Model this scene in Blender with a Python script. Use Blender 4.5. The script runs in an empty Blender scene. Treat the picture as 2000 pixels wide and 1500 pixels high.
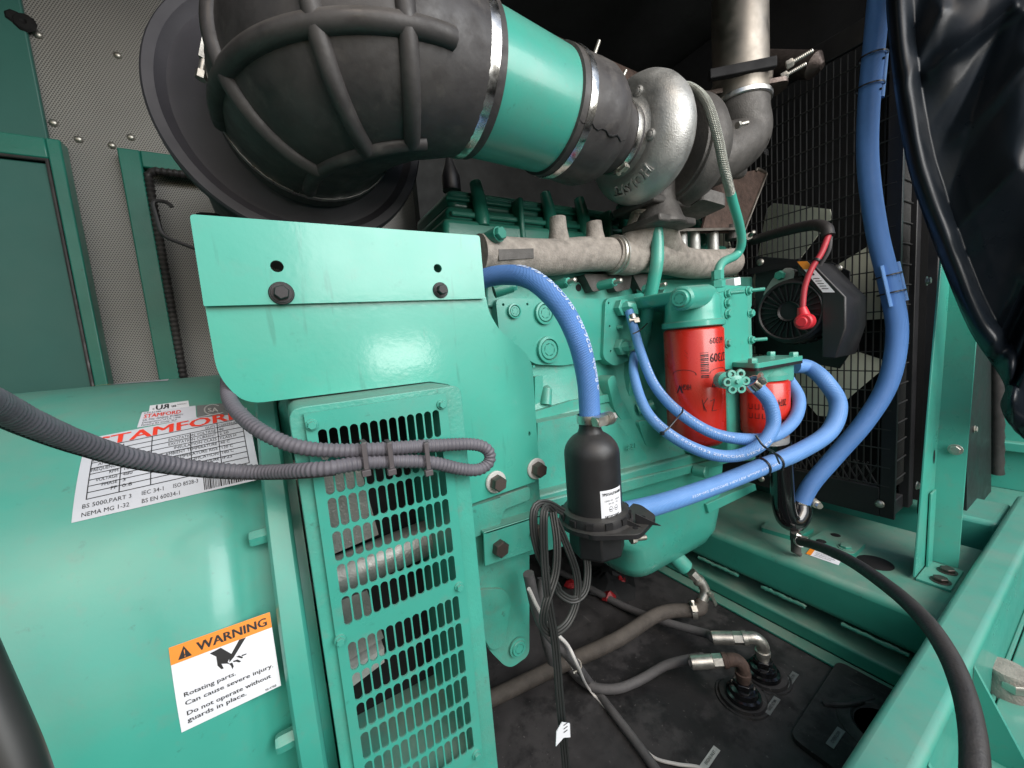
import bpy, math, random
from mathutils import Vector, Matrix
from mathutils.geometry import tessellate_polygon
random.seed(7)
SC = bpy.context.scene
COL = SC.collection
# ---------------------------------------------------------------- camera
FPX = 750.0                      # focal length in photograph pixels (2000 wide)
YAW, PITCH, ROLL = math.radians(30.9), math.radians(-6.2), math.radians(4.75)
fw = Vector((math.sin(YAW)*math.cos(PITCH), math.cos(YAW)*math.cos(PITCH), math.sin(PITCH)))
r0 = Vector((math.cos(YAW), -math.sin(YAW), 0)); u0 = r0.cross(fw)
RT = r0*math.cos(ROLL) - u0*math.sin(ROLL); UP = u0*math.cos(ROLL) + r0*math.sin(ROLL)
cam = bpy.data.cameras.new('camera'); camo = bpy.data.objects.new('camera', cam); COL.objects.link(camo)
cam.sensor_width = 36; cam.lens = FPX/2000*36; cam.clip_start = .01; cam.clip_end = 100
camo.matrix_world = Matrix(((RT.x, UP.x, -fw.x, 0), (RT.y, UP.y, -fw.y, 0), (RT.z, UP.z, -fw.z, 0), (0, 0, 0, 1)))
SC.camera = camo
# ---------------------------------------------------------------- light
W = bpy.data.worlds.new('World'); SC.world = W; W.use_nodes = True
nt = W.node_tree; bg = nt.nodes['Background']
sky = nt.nodes.new('ShaderNodeTexSky'); sky.sky_type = 'NISHITA'; sky.sun_disc = False
sky.sun_elevation = math.radians(48); sky.sun_rotation = math.radians(200); sky.dust_density = 3; sky.air_density = 1.4
nt.links.new(sky.outputs[0], bg.inputs[0]); bg.inputs[1].default_value = .13
def area(name, loc, target, sx, sy, power, col=(1, 1, 1)):
    l = bpy.data.lights.new(name, 'AREA'); l.shape = 'RECTANGLE'; l.size = sx; l.size_y = sy; l.energy = power; l.color = col
    o = bpy.data.objects.new(name, l); COL.objects.link(o); o.location = loc
    o.rotation_euler = (Vector(target)-Vector(loc)).to_track_quat('-Z', 'Y').to_euler()
    return o
# daylight coming in through the open side of the enclosure, behind and above the camera
area('door_daylight', (1.0, -1.3, .95), (.95, 0, .90), 1.67, 1.3, 50, (1, .99, .97))
area('low_daylight', (.62, -1.3, -.02), (.5, 0, 0), .34, .16, 3, (1, .99, .96))
SC.view_settings.view_transform = 'Standard'; SC.view_settings.look = 'None'
SC.view_settings.exposure = 0.18; SC.view_settings.gamma = 1
SC.render.resolution_x = 1024; SC.render.resolution_y = 768
# ---------------------------------------------------------------- pixel rays -> points on real planes
def ray(px, py): return RT*((px-1000)/FPX) + UP*(-(py-750)/FPX) + fw
def PX(px, py, v): d = ray(px, py); return d*(v/d.x)
def PY(px, py, v): d = ray(px, py); return d*(v/d.y)
def PZ(px, py, v): d = ray(px, py); return d*(v/d.z)
def PD(px, py, v): return ray(px, py)*v
def pt(s):
    if isinstance(s, Vector): return s
    if len(s) == 4: return {'d': PD, 'x': PX, 'z': PZ, 'y': PY}[s[3]](s[0], s[1], s[2])
    return PY(*s)
def V(*a): return Vector(a)
# ---------------------------------------------------------------- mesh builder
def frame(ax):
    ax = Vector(ax).normalized()
    t = V(0, 0, 1) if abs(ax.z) < .9 else V(0, 1, 0)
    u = t.cross(ax).normalized(); return u, ax.cross(u).normalized(), ax
def spline(pts, n=10):
    P = [Vector(p) for p in pts]; out = []
    Q = [P[0]*2-P[1]] + P + [P[-1]*2-P[-2]]
    for i in range(1, len(Q)-2):
        a, b, c, d = Q[i-1:i+3]
        for k in range(n):
            t = k/n
            out.append(.5*((2*b) + (c-a)*t + (2*a-5*b+4*c-d)*t*t + (3*b-a-3*c+d)*t**3))
    out.append(P[-1].copy()); return out
def resample(pts, step):
    L = [0]
    for i in range(1, len(pts)): L.append(L[-1] + (pts[i]-pts[i-1]).length)
    n = max(2, int(L[-1]/step)); out = []; j = 0
    for k in range(n+1):
        s = L[-1]*k/n
        while j < len(L)-2 and L[j+1] < s: j += 1
        t = (s-L[j])/max(1e-9, L[j+1]-L[j]); out.append(pts[j].lerp(pts[j+1], min(1, max(0, t))))
    return out
def frames(pts, up=None):
    out = []; s = 0; prev = None
    for i, p in enumerate(pts):
        t = (pts[min(i+1, len(pts)-1)]-pts[max(i-1, 0)])
        t = t.normalized() if t.length > 1e-9 else V(1, 0, 0)
        if prev is None: n = frame(t)[0] if up is None else (Vector(up)-t*t.dot(Vector(up))).normalized()
        else:
            n = prev - t*prev.dot(t); n = n.normalized() if n.length > 1e-6 else frame(t)[0]
            s += (p-pts[i-1]).length
        prev = n; out.append((p, t, n, t.cross(n), s))
    return out
class MB:
    def __init__(self): self.v = []; self.f = []; self.uv = {}
    def add(self, vs, fs):
        o = len(self.v); self.v += [tuple(x) for x in vs]; self.f += [tuple(i+o for i in f) for f in fs]; return self
    def box(self, c, s, R=None):
        c = Vector(c); vs = []
        for x in (-.5, .5):
            for y in (-.5, .5):
                for z in (-.5, .5):
                    d = V(x*s[0], y*s[1], z*s[2]); vs.append(c + (R @ d if R else d))
        return self.add(vs, [(0, 1, 3, 2), (4, 6, 7, 5), (0, 4, 5, 1), (2, 3, 7, 6), (0, 2, 6, 4), (1, 5, 7, 3)])
    def bx(self, x0, x1, y0, y1, z0, z1): return self.box(((x0+x1)/2, (y0+y1)/2, (z0+z1)/2), (abs(x1-x0), abs(y1-y0), abs(z1-z0)))
    def prism(self, pts, vec, holes=()):
        vec = Vector(vec); loops = [[Vector(p) for p in pts]] + [[Vector(p) for p in h] for h in holes]
        flat = [p for l in loops for p in l]; n = len(flat)
        if len(loops) == 1 and len(pts) <= 4 : tris = [tuple(range(n))]
        elif len(loops) == 1: tris = [tuple(t) for t in tessellate_polygon(loops)]
        else:
            import bmesh
            bm = bmesh.new(); bv = [bm.verts.new(p) for p in flat]; es = []; o = 0
            for i_, q in enumerate(bv): q.index = i_
            bm.verts.index_update()
            for l in loops: es += [bm.edges.new((bv[o+i], bv[o+(i+1) % len(l)])) for i in range(len(l))]; o += len(l)
            bmesh.ops.triangle_fill(bm, use_beauty=True, use_dissolve=False, edges=es, normal=vec); tris = [tuple(v.index for v in f.verts) for f in bm.faces]; bm.free()
        fs = list(tris) + [tuple(n+i for i in reversed(t)) for t in tris]; o = 0
        for l in loops:
            m = len(l)
            for i in range(m): a, b = o+i, o+(i+1) % m; fs.append((a, b, b+n, a+n))
            o += m
        return self.add(flat + [p+vec for p in flat], fs)
    def loft(self, rings, closed=True, cap=True):
        n = len(rings[0]); vs = [p for r in rings for p in r]; fs = []
        for i in range(len(rings)-1):
            for j in range(n if closed else n-1):
                a, b = i*n+j, i*n+(j+1) % n; fs.append((a, b, b+n, a+n))
        if cap: fs.append(tuple(range(n-1, -1, -1))); fs.append(tuple((len(rings)-1)*n+j for j in range(n)))
        return self.add(vs, fs)
    def tube(self, pts, r, n=14, cap=True, up=None, flat=1.0):
        fr = frames(pts, up); rings = []; f0 = len(self.f)
        for i, (p, t, a, b, s) in enumerate(fr):
            rr = r[i] if isinstance(r, (list, tuple)) else r
            rings.append([p + a*(rr*math.cos(2*math.pi*k/n)) + b*(rr*flat*math.sin(2*math.pi*k/n)) for k in range(n)])
        self.loft(rings, True, cap)
        for i in range(len(fr)-1):
            for j in range(n):
                s0, s1, v0, v1 = fr[i][4], fr[i+1][4], j/n, (j+1)/n
                self.uv[f0+i*n+j] = [(s0, v0), (s0, v1), (s1, v1), (s1, v0)]
        return fr
    def lathe(self, prof, o, ax, n=32, a0=0, a1=2*math.pi, cap=True):
        u, w, ax = frame(ax); o = Vector(o); full = abs(a1-a0-2*math.pi) < 1e-6
        rings = []
        for r, h in prof:
            rings.append([o + ax*h + u*(r*math.cos(a0+(a1-a0)*k/(n if full else n-1))) + w*(r*math.sin(a0+(a1-a0)*k/(n if full else n-1))) for k in range(n)])
        return self.loft(rings, full, cap and full)
    def cyl(self, o, ax, r, h, n=24, ch=.0): 
        ax = Vector(ax)
        pr = [(r, 0), (r, h)] if not ch else [(r-ch, 0), (r, ch), (r, h-ch), (r-ch, h)]
        return self.lathe(pr, o, ax, n)
    def plate(self, px, Y, th, rad=0, holes=(), rn=5):
        """a flat plate in the plane Y with outline px, th thick away from the camera (+) or towards it (-)"""
        P = [PY(x, y, Y) for x, y in px]
        if rad: P = rnd(P, rad, rn)
        return self.prism(P, (0, th, 0), [[PY(x, y, Y) + V(math.cos(a*math.pi/8)*r, 0, math.sin(a*math.pi/8)*r) for a in range(16)] for x, y, r in holes])
def rnd(P, rad, n=5):
    out = []; m = len(P)
    rads = rad if isinstance(rad, (list, tuple)) else [rad]*m
    for i in range(m):
        p, a, b = P[i], P[i-1], P[(i+1) % m]; r = rads[i]
        if r <= 0: out.append(p); continue
        da, db = (a-p), (b-p); k = min(r, da.length*.45, db.length*.45)
        s, e = p+da.normalized()*k, p+db.normalized()*k
        for j in range(n+1): t = j/n; out.append(s*(1-t)**2 + p*2*t*(1-t) + e*t*t)
    return out
# ---------------------------------------------------------------- objects
TLOC = {}
def obj(name, mb, mat, parent=None, smooth=38, bevel=0, seg=2, M=None):
    if isinstance(mb, MB):
        me = bpy.data.meshes.new(name); me.from_pydata(mb.v, [], mb.f)
        if mb.uv:
            ul = me.uv_layers.new(name='UVMap')
            for p in me.polygons:
                if p.index in mb.uv:
                    for li, c in zip(p.loop_indices, mb.uv[p.index]): ul.data[li].uv = c
        me.update()
        if not mb.uv or bevel: fixn(me)
        me.materials.append(MT[mat])
        if smooth: me.shade_smooth(); me.set_sharp_from_angle(angle=math.radians(smooth))
    else: me = mb
    o = bpy.data.objects.new(name, me); COL.objects.link(o)
    if bevel:
        b = o.modifiers.new('bevel', 'BEVEL'); b.width = bevel; b.segments = seg; b.limit_method = 'ANGLE'; b.angle_limit = math.radians(35); b.use_clamp_overlap = True
    if parent is not None: attach(o, parent)
    if M is not None: o.matrix_basis = M
    return o
def fixn(me):
    import bmesh
    bm = bmesh.new(); bm.from_mesh(me); bmesh.ops.recalc_face_normals(bm, faces=bm.faces); bm.to_mesh(me); bm.free()
def attach(o, parent):
    o.parent = parent
    if parent.name in TLOC: o.matrix_parent_inverse = Matrix.Translation(-TLOC[parent.name])
    elif parent.name in OM: o.matrix_parent_inverse = OM[parent.name].inverted()
OM = {}
def thing(name, label, cat, loc, group=None):
    o = bpy.data.objects.new(name, None); COL.objects.link(o); o.location = loc; o.empty_display_size = .05
    TLOC[o.name] = Vector(loc); return tag(o, label, cat, group)
def tag(o, label, cat, group=None):
    o['label'] = label; o['category'] = cat
    if group: o['group'] = group
    return o
def struct(o): o['kind'] = 'structure'; return o
def Mdir(pos, ax, sx, sz, spin=0):
    u, w, a = frame(ax); R = Matrix((u, w, a)).transposed().to_4x4()
    return Matrix.Translation(pos) @ R @ Matrix.Rotation(spin, 4, 'Z') @ Matrix.Diagonal((sx, sx, sz, 1))
_unit = {}
def unit(kind, mat):
    k = (kind, mat)
    if k in _unit: return _unit[k]
    m = MB(); c6 = lambda r, z: [V(r*math.cos(i*math.pi/3), r*math.sin(i*math.pi/3), z) for i in range(6)]
    if kind == 'bolt': m.loft([c6(1, 0), c6(1, .8), c6(.86, 1), c6(.3, 1.0)])
    if kind == 'flange_bolt': m.cyl((0, 0, 0), (0, 0, 1), 1.32, .22, 20, .05); m.loft([c6(1, .2), c6(1, .85), c6(.85, 1), c6(.3, 1.0)])
    if kind == 'washer': m.lathe([(.4, 0), (1, 0), (1, .7), (.93, 1), (.4, 1)], (0, 0, 0), (0, 0, 1), 24)
    if kind == 'button': m.lathe([(1, 0), (.97, .3), (.75, .75), (.4, .95), (.02, 1)], (0, 0, 0), (0, 0, 1), 18)
    if kind == 'stud': m.lathe([(1, 0)] + [(1 if i % 2 else .92, i/30) for i in range(30)] + [(.85, 1)], (0, 0, 0), (0, 0, 1), 10)
    if kind == 'plug':
        m.lathe([(1, 0), (1, .75), (.9, 1), (.62, 1)], (0, 0, 0), (0, 0, 1), 24, cap=False)
        m.loft([[V(.62*math.cos(i*math.pi/3), .62*math.sin(i*math.pi/3), z) for i in range(6)] for z in (1, .1)], True, True)
    o = obj('u', m, mat); me = o.data; bpy.data.objects.remove(o); me.name = kind; _unit[k] = me; return me
def bolt(parent, pos, ax, r, h, mat='steel_dark', kind='bolt', name=None, spin=.3):
    return obj(name or {'bolt': 'bolt', 'flange_bolt': 'bolt', 'washer': 'washer', 'button': 'screw', 'stud': 'stud', 'plug': 'plug'}[kind], unit(kind, mat), mat, parent, M=Mdir(pos, ax, r, h, spin))
# ---------------------------------------------------------------- lettering
_txt = {}
def text2d(body, bold=0.0):
    k = (body, bold)
    if k in _txt: return _txt[k]
    c = bpy.data.curves.new('t', 'FONT'); c.body = body; c.size = 1; c.resolution_u = 2; c.offset = bold; c.fill_mode = 'FRONT'
    o = bpy.data.objects.new('t', c); COL.objects.link(o); bpy.context.view_layer.update()
    me = bpy.data.meshes.new_from_object(o.evaluated_get(bpy.context.evaluated_depsgraph_get()))
    vs = [(v.co.x, v.co.y) for v in me.vertices]; fs = [tuple(p.vertices) for p in me.polygons]
    bpy.data.objects.remove(o); bpy.data.curves.remove(c); bpy.data.meshes.remove(me)
    w = max((x for x, y in vs), default=1); _txt[k] = (vs, fs, w); return _txt[k]
def write(mb, body, fn, x, y, w, h, bold=.0):
    """lettering with its left baseline at (x, y), w wide, capital height h, mapped to space by fn(u, v)"""
    vs, fs, ww = text2d(body, 0)
    for k in range(3 if bold > .015 else 1): mb.add([fn(x + a/ww*w + (k-1 if bold > .015 else 0)*min(bold*h*3, w/max(1, len(body))*.045), y + b/.69*h) + V(0, -.00012, .00006)*k for a, b in vs], fs)
def rect(mb, fn, x0, y0, x1, y1, n=1, m=1):
    vs = [fn(x0+(x1-x0)*i/n, y0+(y1-y0)*j/m) for i in range(n+1) for j in range(m+1)]
    mb.add(vs, [(i*(m+1)+j, (i+1)*(m+1)+j, (i+1)*(m+1)+j+1, i*(m+1)+j+1) for i in range(n) for j in range(m)])
def flat(o, u, v): o, u, v = Vector(o), Vector(u), Vector(v); return lambda a, b: o + u*a + v*b
# ---------------------------------------------------------------- materials
MT = {}
def mat(name, col, rough=.45, metal=0, var=.12, vscale=9, bump=.0, bscale=300, coat=0, dust=0, dcol=(.30, .28, .24), speck=0, spcol=(.02, .02, .02), spec=.5, rvar=.12, uvbump=None, alpha=1, grime=0, gcol=(.17, .205, .175), streak=0, stain=0, spscale=55):
    m = bpy.data.materials.new(name); m.use_nodes = True; t = m.node_tree; N = t.nodes; L = t.links; b = N['Principled BSDF']; MT[name] = m
    tc = N.new('ShaderNodeTexCoord')
    def noise(sc, det=5, rg=.6):
        n = N.new('ShaderNodeTexNoise'); n.inputs['Scale'].default_value = sc; n.inputs['Detail'].default_value = det; n.inputs['Roughness'].default_value = rg
        L.new(tc.outputs['Object'], n.inputs['Vector']); return n.outputs[0]
    def mp(s, a, b_, c, d):
        n = N.new('ShaderNodeMapRange'); L.new(s, n.inputs[0])
        for i, q in enumerate((a, b_, c, d)): n.inputs[i+1].default_value = q
        return n.outputs[0]
    def mix(f, a, b_):
        n = N.new('ShaderNodeMix'); n.data_type = 'RGBA'
        if isinstance(f, float): n.inputs[0].default_value = f
        else: L.new(f, n.inputs[0])
        for s, q in ((6, a), (7, b_)):
            if isinstance(q, tuple): n.inputs[s].default_value = (*q, 1)
            else: L.new(q, n.inputs[s])
        return n.outputs[2]
    n1 = noise(vscale)
    c = mix(mp(n1, .3, .7, 0, 1), tuple(x*(1-var) for x in col), tuple(min(1, x*(1+var)) for x in col))
    if speck:
        n3 = noise(spscale, 8, .7); c = mix(mp(n3, .62, .70, 0, speck), c, spcol)
    if grime: c = mix(mp(noise(5.2, 9, .72), .46, .70, 0, grime), c, gcol); c = mix(mp(noise(38, 6, .6), .58, .72, 0, grime*.8), c, tuple(x*1.12 for x in gcol))
    if streak:
        mpn = N.new('ShaderNodeMapping'); mpn.inputs['Scale'].default_value = (70, 10, 9); L.new(tc.outputs['Object'], mpn.inputs[0]); ns = N.new('ShaderNodeTexNoise'); ns.inputs['Scale'].default_value = 1; ns.inputs['Detail'].default_value = 7; L.new(mpn.outputs[0], ns.inputs['Vector'])
        c = mix(mp(ns.outputs[0], .63, .70, 0, streak), c, (.025, .13, .10))
    if dust:
        g = N.new('ShaderNodeNewGeometry'); sx = N.new('ShaderNodeSeparateXYZ'); L.new(g.outputs['Normal'], sx.inputs[0])
        up = mp(sx.outputs[2], .15, 1.0, .06, 1); n2 = noise(14, 7, .65); mu = N.new('ShaderNodeMath'); mu.operation = 'MULTIPLY'
        L.new(up, mu.inputs[0]); L.new(mp(n2, .3, .65, .25*dust, dust), mu.inputs[1]); c = mix(mu.outputs[0], c, dcol)
        r = N.new('ShaderNodeMath'); r.operation = 'ADD'; L.new(mp(noise(vscale*2.3), .3, .7, max(.03, rough-rvar*.5), rough+rvar), r.inputs[0])
        s2 = N.new('ShaderNodeMath'); s2.operation = 'MULTIPLY'; L.new(mu.outputs[0], s2.inputs[0]); s2.inputs[1].default_value = .45; L.new(s2.outputs[0], r.inputs[1]); L.new(r.outputs[0], b.inputs['Roughness'])
    else: L.new(mp(noise(vscale*2.3), .3, .7, max(.03, rough-rvar*.5), rough+rvar), b.inputs['Roughness'])
    if stain:
        c = mix(mp(noise(4.5, 10, .68), .50, .57, 0, stain), c, (.008, .008, .009)); c = mix(mp(noise(30, 8, .75), .60, .66, 0, stain*.7), c, (.010, .010, .011))
        mq = N.new('ShaderNodeMapping'); mq.inputs['Rotation'].default_value = (0, 0, .7); mq.inputs['Scale'].default_value = (160, 14, 14); L.new(tc.outputs['Object'], mq.inputs[0]); nq = N.new('ShaderNodeTexNoise'); nq.inputs['Scale'].default_value = 1; nq.inputs['Detail'].default_value = 3; L.new(mq.outputs[0], nq.inputs['Vector'])
        c = mix(mp(nq.outputs[0], .70, .75, 0, .6), c, (.11, .105, .10)); c = mix(mp(noise(170, 2, .5), .71, .76, 0, .7), c, (.14, .13, .125))
    L.new(c, b.inputs['Base Color']); b.inputs['Metallic'].default_value = metal
    b.inputs['Specular IOR Level'].default_value = spec
    if coat: b.inputs['Coat Weight'].default_value = coat; b.inputs['Coat Roughness'].default_value = .12
    if alpha < 1: b.inputs['Alpha'].default_value = alpha
    if bump:
        bp = N.new('ShaderNodeBump'); bp.inputs['Strength'].default_value = bump; bp.inputs['Distance'].default_value = .002
        L.new(noise(bscale, 3, .55), bp.inputs['Height']); L.new(bp.outputs[0], b.inputs['Normal'])
        if coat: L.new(bp.outputs[0], b.inputs['Coat Normal'])
    if uvbump:
        su, sv, st = uvbump; sp = N.new('ShaderNodeSeparateXYZ'); L.new(tc.outputs['UV'], sp.inputs[0])
        def ws(o, s):
            k = N.new('ShaderNodeMath'); k.operation = 'MULTIPLY'; L.new(o, k.inputs[0]); k.inputs[1].default_value = s*2*math.pi
            q = N.new('ShaderNodeMath'); q.operation = 'SINE'; L.new(k.outputs[0], q.inputs[0]); return q.outputs[0]
        ad = N.new('ShaderNodeMath'); ad.operation = 'MULTIPLY' if sv else 'ADD'; L.new(ws(sp.outputs[0], su), ad.inputs[0])
        if sv: L.new(ws(sp.outputs[1], sv), ad.inputs[1])
        bp = N.new('ShaderNodeBump'); bp.inputs['Strength'].default_value = st; bp.inputs['Distance'].default_value = .001
        L.new(ad.outputs[0], bp.inputs['Height']); L.new(bp.outputs[0], b.inputs['Normal'])
    return m
G = (.050, .358, .280)
mat('green', G, .30, var=.07, bump=.035, bscale=220, coat=.25, dust=.35, speck=.3, vscale=5, grime=.28)
mat('green_sheet', (.055, .395, .305), .30, var=.04, bump=.06, bscale=120, coat=.5, speck=.25, spcol=(.02, .2, .15), vscale=4, spscale=34, streak=.3, grime=.12)
mat('green_cast', (.055, .365, .285), .36, var=.10, bump=.22, bscale=260, coat=.15, dust=.55, speck=.45, vscale=12, grime=.45)
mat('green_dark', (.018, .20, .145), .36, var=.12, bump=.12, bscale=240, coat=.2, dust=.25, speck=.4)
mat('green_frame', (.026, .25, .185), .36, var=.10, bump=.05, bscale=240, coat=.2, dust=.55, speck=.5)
mat('rubber', (.036, .033, .034), .46, var=.35, vscale=14, bump=.15, bscale=90, dust=.3, speck=.55, spcol=(.085, .078, .072), rvar=.28, spscale=17, grime=.55, gcol=(.085, .078, .072))
mat('rubber_disc', (.040, .038, .045), .55, var=.18, vscale=7, dust=.35, speck=.2, spcol=(.10, .10, .10), dcol=(.13, .12, .13))
mat('plastic_black', (.012, .012, .014), .40, var=.2, bump=.05, bscale=500, dust=.15)
mat('gloss_black', (.006, .006, .007), .13, var=.1, coat=.6)
mat('frame_black', (.012, .012, .014), .42, var=.2, bump=.05, dust=.30, dcol=(.11, .11, .11))
mat('void_black', (.005, .005, .006), .8, var=.2)
mat('steel', (.60, .60, .58), .30, 1, var=.10, vscale=25, rvar=.2)
mat('steel_bright', (.78, .77, .74), .2, 1, var=.10, vscale=20, rvar=.15)
mat('steel_dark', (.13, .105, .095), .42, .8, var=.3, vscale=90, bump=.2, bscale=300, rvar=.2)
mat('bolt_black', (.035, .033, .035), .42, .4, var=.25, vscale=90, bump=.2)
mat('steel_pipe', (.27, .245, .215), .46, 1, var=.25, vscale=9, bump=.05, bscale=60, rvar=.2)
mat('zinc', (.55, .53, .48), .38, .9, var=.25, vscale=60, bump=.1, bscale=250)
mat('cast_alu', (.40, .40, .385), .44, .75, var=.14, vscale=18, bump=.35, bscale=420, dust=.2, rvar=.2)
mat('cast_iron', (.30, .27, .24), .82, .1, var=.30, vscale=60, bump=.8, bscale=330, dust=.35, speck=.7, spcol=(.10, .075, .06), spscale=150)
mat('cast_dark', (.085, .080, .075), .55, .4, var=.25, vscale=40, bump=.4, bscale=380)
mat('rust', (.075, .048, .038), .75, .2, var=.4, vscale=60, bump=.5, bscale=260)
mat('washer_grey', (.60, .60, .58), .5, .3, var=.15, vscale=60)
mat('red_can', (.50, .020, .010), .26, var=.08, coat=.15, vscale=8, speck=.15, spcol=(.2, .01, .01))
mat('red_boot', (.55, .022, .035), .42, var=.12)
mat('red_rag', (.26, .010, .014), .5, var=.25)
mat('red_wire', (.40, .03, .045), .45, var=.15)
mat('hose_blue', (.090, .235, .58), .42, var=.08, vscale=14, uvbump=(420, 26, .55), dust=.12, dcol=(.3, .33, .42))
mat('hose_blue_thin', (.115, .275, .60), .40, var=.08, vscale=14, uvbump=(300, 12, .4), dust=.15, dcol=(.3, .33, .42))
mat('hose_black', (.020, .019, .019), .48, var=.25, vscale=40, bump=.25, bscale=350, dust=.2, dcol=(.13, .11, .10))
mat('hose_grey', (.085, .082, .085), .62, var=.2, vscale=40, bump=.3, bscale=300, dust=.3, dcol=(.2, .19, .18))
mat('hose_brown', (.070, .060, .052), .68, var=.3, vscale=40, bump=.4, bscale=260, dust=.4, dcol=(.16, .14, .12))
mat('braid', (.36, .37, .33), .36, .8, var=.2, vscale=60, uvbump=(340, 8, .9))
mat('conduit', (.105, .100, .118), .52, var=.15, vscale=22, dust=.35, dcol=(.27, .26, .29))
mat('cord', (.020, .022, .022), .42, var=.2, dust=.15)
mat('tie_black', (.010, .010, .011), .35)
mat('tie_grey', (.09, .08, .085), .35)
mat('white_wire', (.62, .60, .58), .45)
mat('paper', (.62, .64, .70), .40, var=.03, vscale=6)
mat('paper_foil', (.60, .63, .68), .32, .1, var=.06, vscale=6)
mat('label_white', (.78, .80, .84), .34, var=.02)
mat('orange_print', (.85, .27, .025), .38, var=.03)
mat('red_print', (.75, .055, .03), .4, var=.05)
mat('black_print', (.012, .012, .014), .4)
mat('white_print', (.75, .78, .85), .5)
mat('hose_print', (.50, .60, .80), .55)
mat('grey_label', (.16, .17, .17), .5)
mat('yellow_print', (.60, .48, .10), .5)
mat('tank', (.019, .0185, .0195), .34, var=.5, vscale=4, bump=.4, bscale=45, dust=.75, dcol=(.066, .062, .063), speck=.9, spcol=(.006, .006, .007), rvar=.4, spscale=7, stain=.8)
mat('wall_green', (.036, .150, .125), .45, var=.10, vscale=4, bump=.05)
mat('wall_dark', (.013, .014, .014), .8, var=.3)
mat('cream', (.70, .72, .58), .5, var=.08, dust=.2)
mat('tarp', (.007, .010, .014), .32, var=.15, vscale=7, bump=.15, bscale=40, rvar=.12, spec=.3)
mat('wire_black', (.030, .030, .030), .42, var=.1, dust=.3, dcol=(.14, .13, .12))
mat('rag', (.012, .012, .013), .6, var=.3)
def perforated(name, base, hole, pitch):
    m = bpy.data.materials.new(name); m.use_nodes = True; t = m.node_tree; N = t.nodes; L = t.links; b = N['Principled BSDF']; MT[name] = m
    tc = N.new('ShaderNodeTexCoord'); ds = []
    for off in (0, .5):
        sc = N.new('ShaderNodeVectorMath'); sc.operation = 'MULTIPLY_ADD'; L.new(tc.outputs['Object'], sc.inputs[0])
        sc.inputs[1].default_value = (1/pitch, 0, 1/(pitch*1.73)); sc.inputs[2].default_value = (off+50, 0, off+50)
        fr = N.new('ShaderNodeVectorMath'); fr.operation = 'FRACTION'; L.new(sc.outputs[0], fr.inputs[0])
        su = N.new('ShaderNodeVectorMath'); su.operation = 'SUBTRACT'; L.new(fr.outputs[0], su.inputs[0]); su.inputs[1].default_value = (.5, 0, .5)
        mu = N.new('ShaderNodeVectorMath'); mu.operation = 'MULTIPLY'; L.new(su.outputs[0], mu.inputs[0]); mu.inputs[1].default_value = (1, 0, 1.73)
        ln = N.new('ShaderNodeVectorMath'); ln.operation = 'LENGTH'; L.new(mu.outputs[0], ln.inputs[0]); ds.append(ln.outputs['Value'])
    mn = N.new('ShaderNodeMath'); mn.operation = 'MINIMUM'; L.new(ds[0], mn.inputs[0]); L.new(ds[1], mn.inputs[1])
    mr = N.new('ShaderNodeMapRange'); L.new(mn.outputs[0], mr.inputs[0]); mr.inputs[1].default_value = .24; mr.inputs[2].default_value = .32
    no = N.new('ShaderNodeTexNoise'); no.inputs['Scale'].default_value = 4; L.new(tc.outputs['Object'], no.inputs['Vector'])
    mv = N.new('ShaderNodeMix'); mv.data_type = 'RGBA'; L.new(no.outputs[0], mv.inputs[0]); mv.inputs[6].default_value = (*[c*.8 for c in base], 1); mv.inputs[7].default_value = (*[c*1.2 for c in base], 1)
    mx = N.new('ShaderNodeMix'); mx.data_type = 'RGBA'; L.new(mr.outputs[0], mx.inputs[0]); mx.inputs[6].default_value = (*hole, 1); L.new(mv.outputs[2], mx.inputs[7])
    L.new(mx.outputs[2], b.inputs['Base Color']); b.inputs['Roughness'].default_value = .5; b.inputs['Metallic'].default_value = .25
    bp = N.new('ShaderNodeBump'); bp.inputs['Strength'].default_value = .5; bp.inputs['Distance'].default_value = .002; L.new(mr.outputs[0], bp.inputs['Height']); L.new(bp.outputs[0], b.inputs['Normal'])
perforated('perforated', (.34, .33, .31), (.07, .07, .068), .0052)
# hoses, clamps, ties
def hose(name, spec, r, m, label, cat, group=None, n=14, step=.006, sub=10, root=None, parent=None):
    P = resample(spline([pt(s) for s in spec], sub), step); mb = MB()
    if isinstance(r, tuple): rr = [r[0]+(r[1]-r[0])*i/(len(P)-1) for i in range(len(P))]
    else: rr = r
    fr = mb.tube(P, rr, n, True, up=(0, -1, .3)); t = parent
    if parent is None: t = thing(name, label, cat, P[0] if root is None else root, group)
    obj('tube' if parent is None else name, mb, m, t)
    return t, fr
def at(fr, s):                         # fraction of the length -> frame
    L = fr[-1][4]*s
    return min(fr, key=lambda f: abs(f[4]-L))
def tie(parent, fr, s, r, m='tie_black', w=.0022, head=True, squash=None):
    p, t, a, b, _ = at(fr, s); loop = [p + a*(r*math.cos(k*math.pi/9)) + b*(r*math.sin(k*math.pi/9)) for k in range(18)]
    if squash: loop = [q + squash*(q-p).normalized().dot(squash.normalized()) for q in loop]
    mb = MB(); mb.lathe([(r, -w), (r+.0012, -w), (r+.0012, w), (r, w), (r, -w)], p, t, 20, cap=False) if not squash else mb.tube(loop+[loop[0]], w*.7, 6)
    if head: hp = p + (-fw*.6 - UP*.6 + RT*.3).normalized()*(r+.001); mb.box(hp, (.004, .004, .004), Matrix((frame(t)[0], frame(t)[1], frame(t)[2])).transposed())
    return obj('cable_tie', mb, m, parent)
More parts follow.
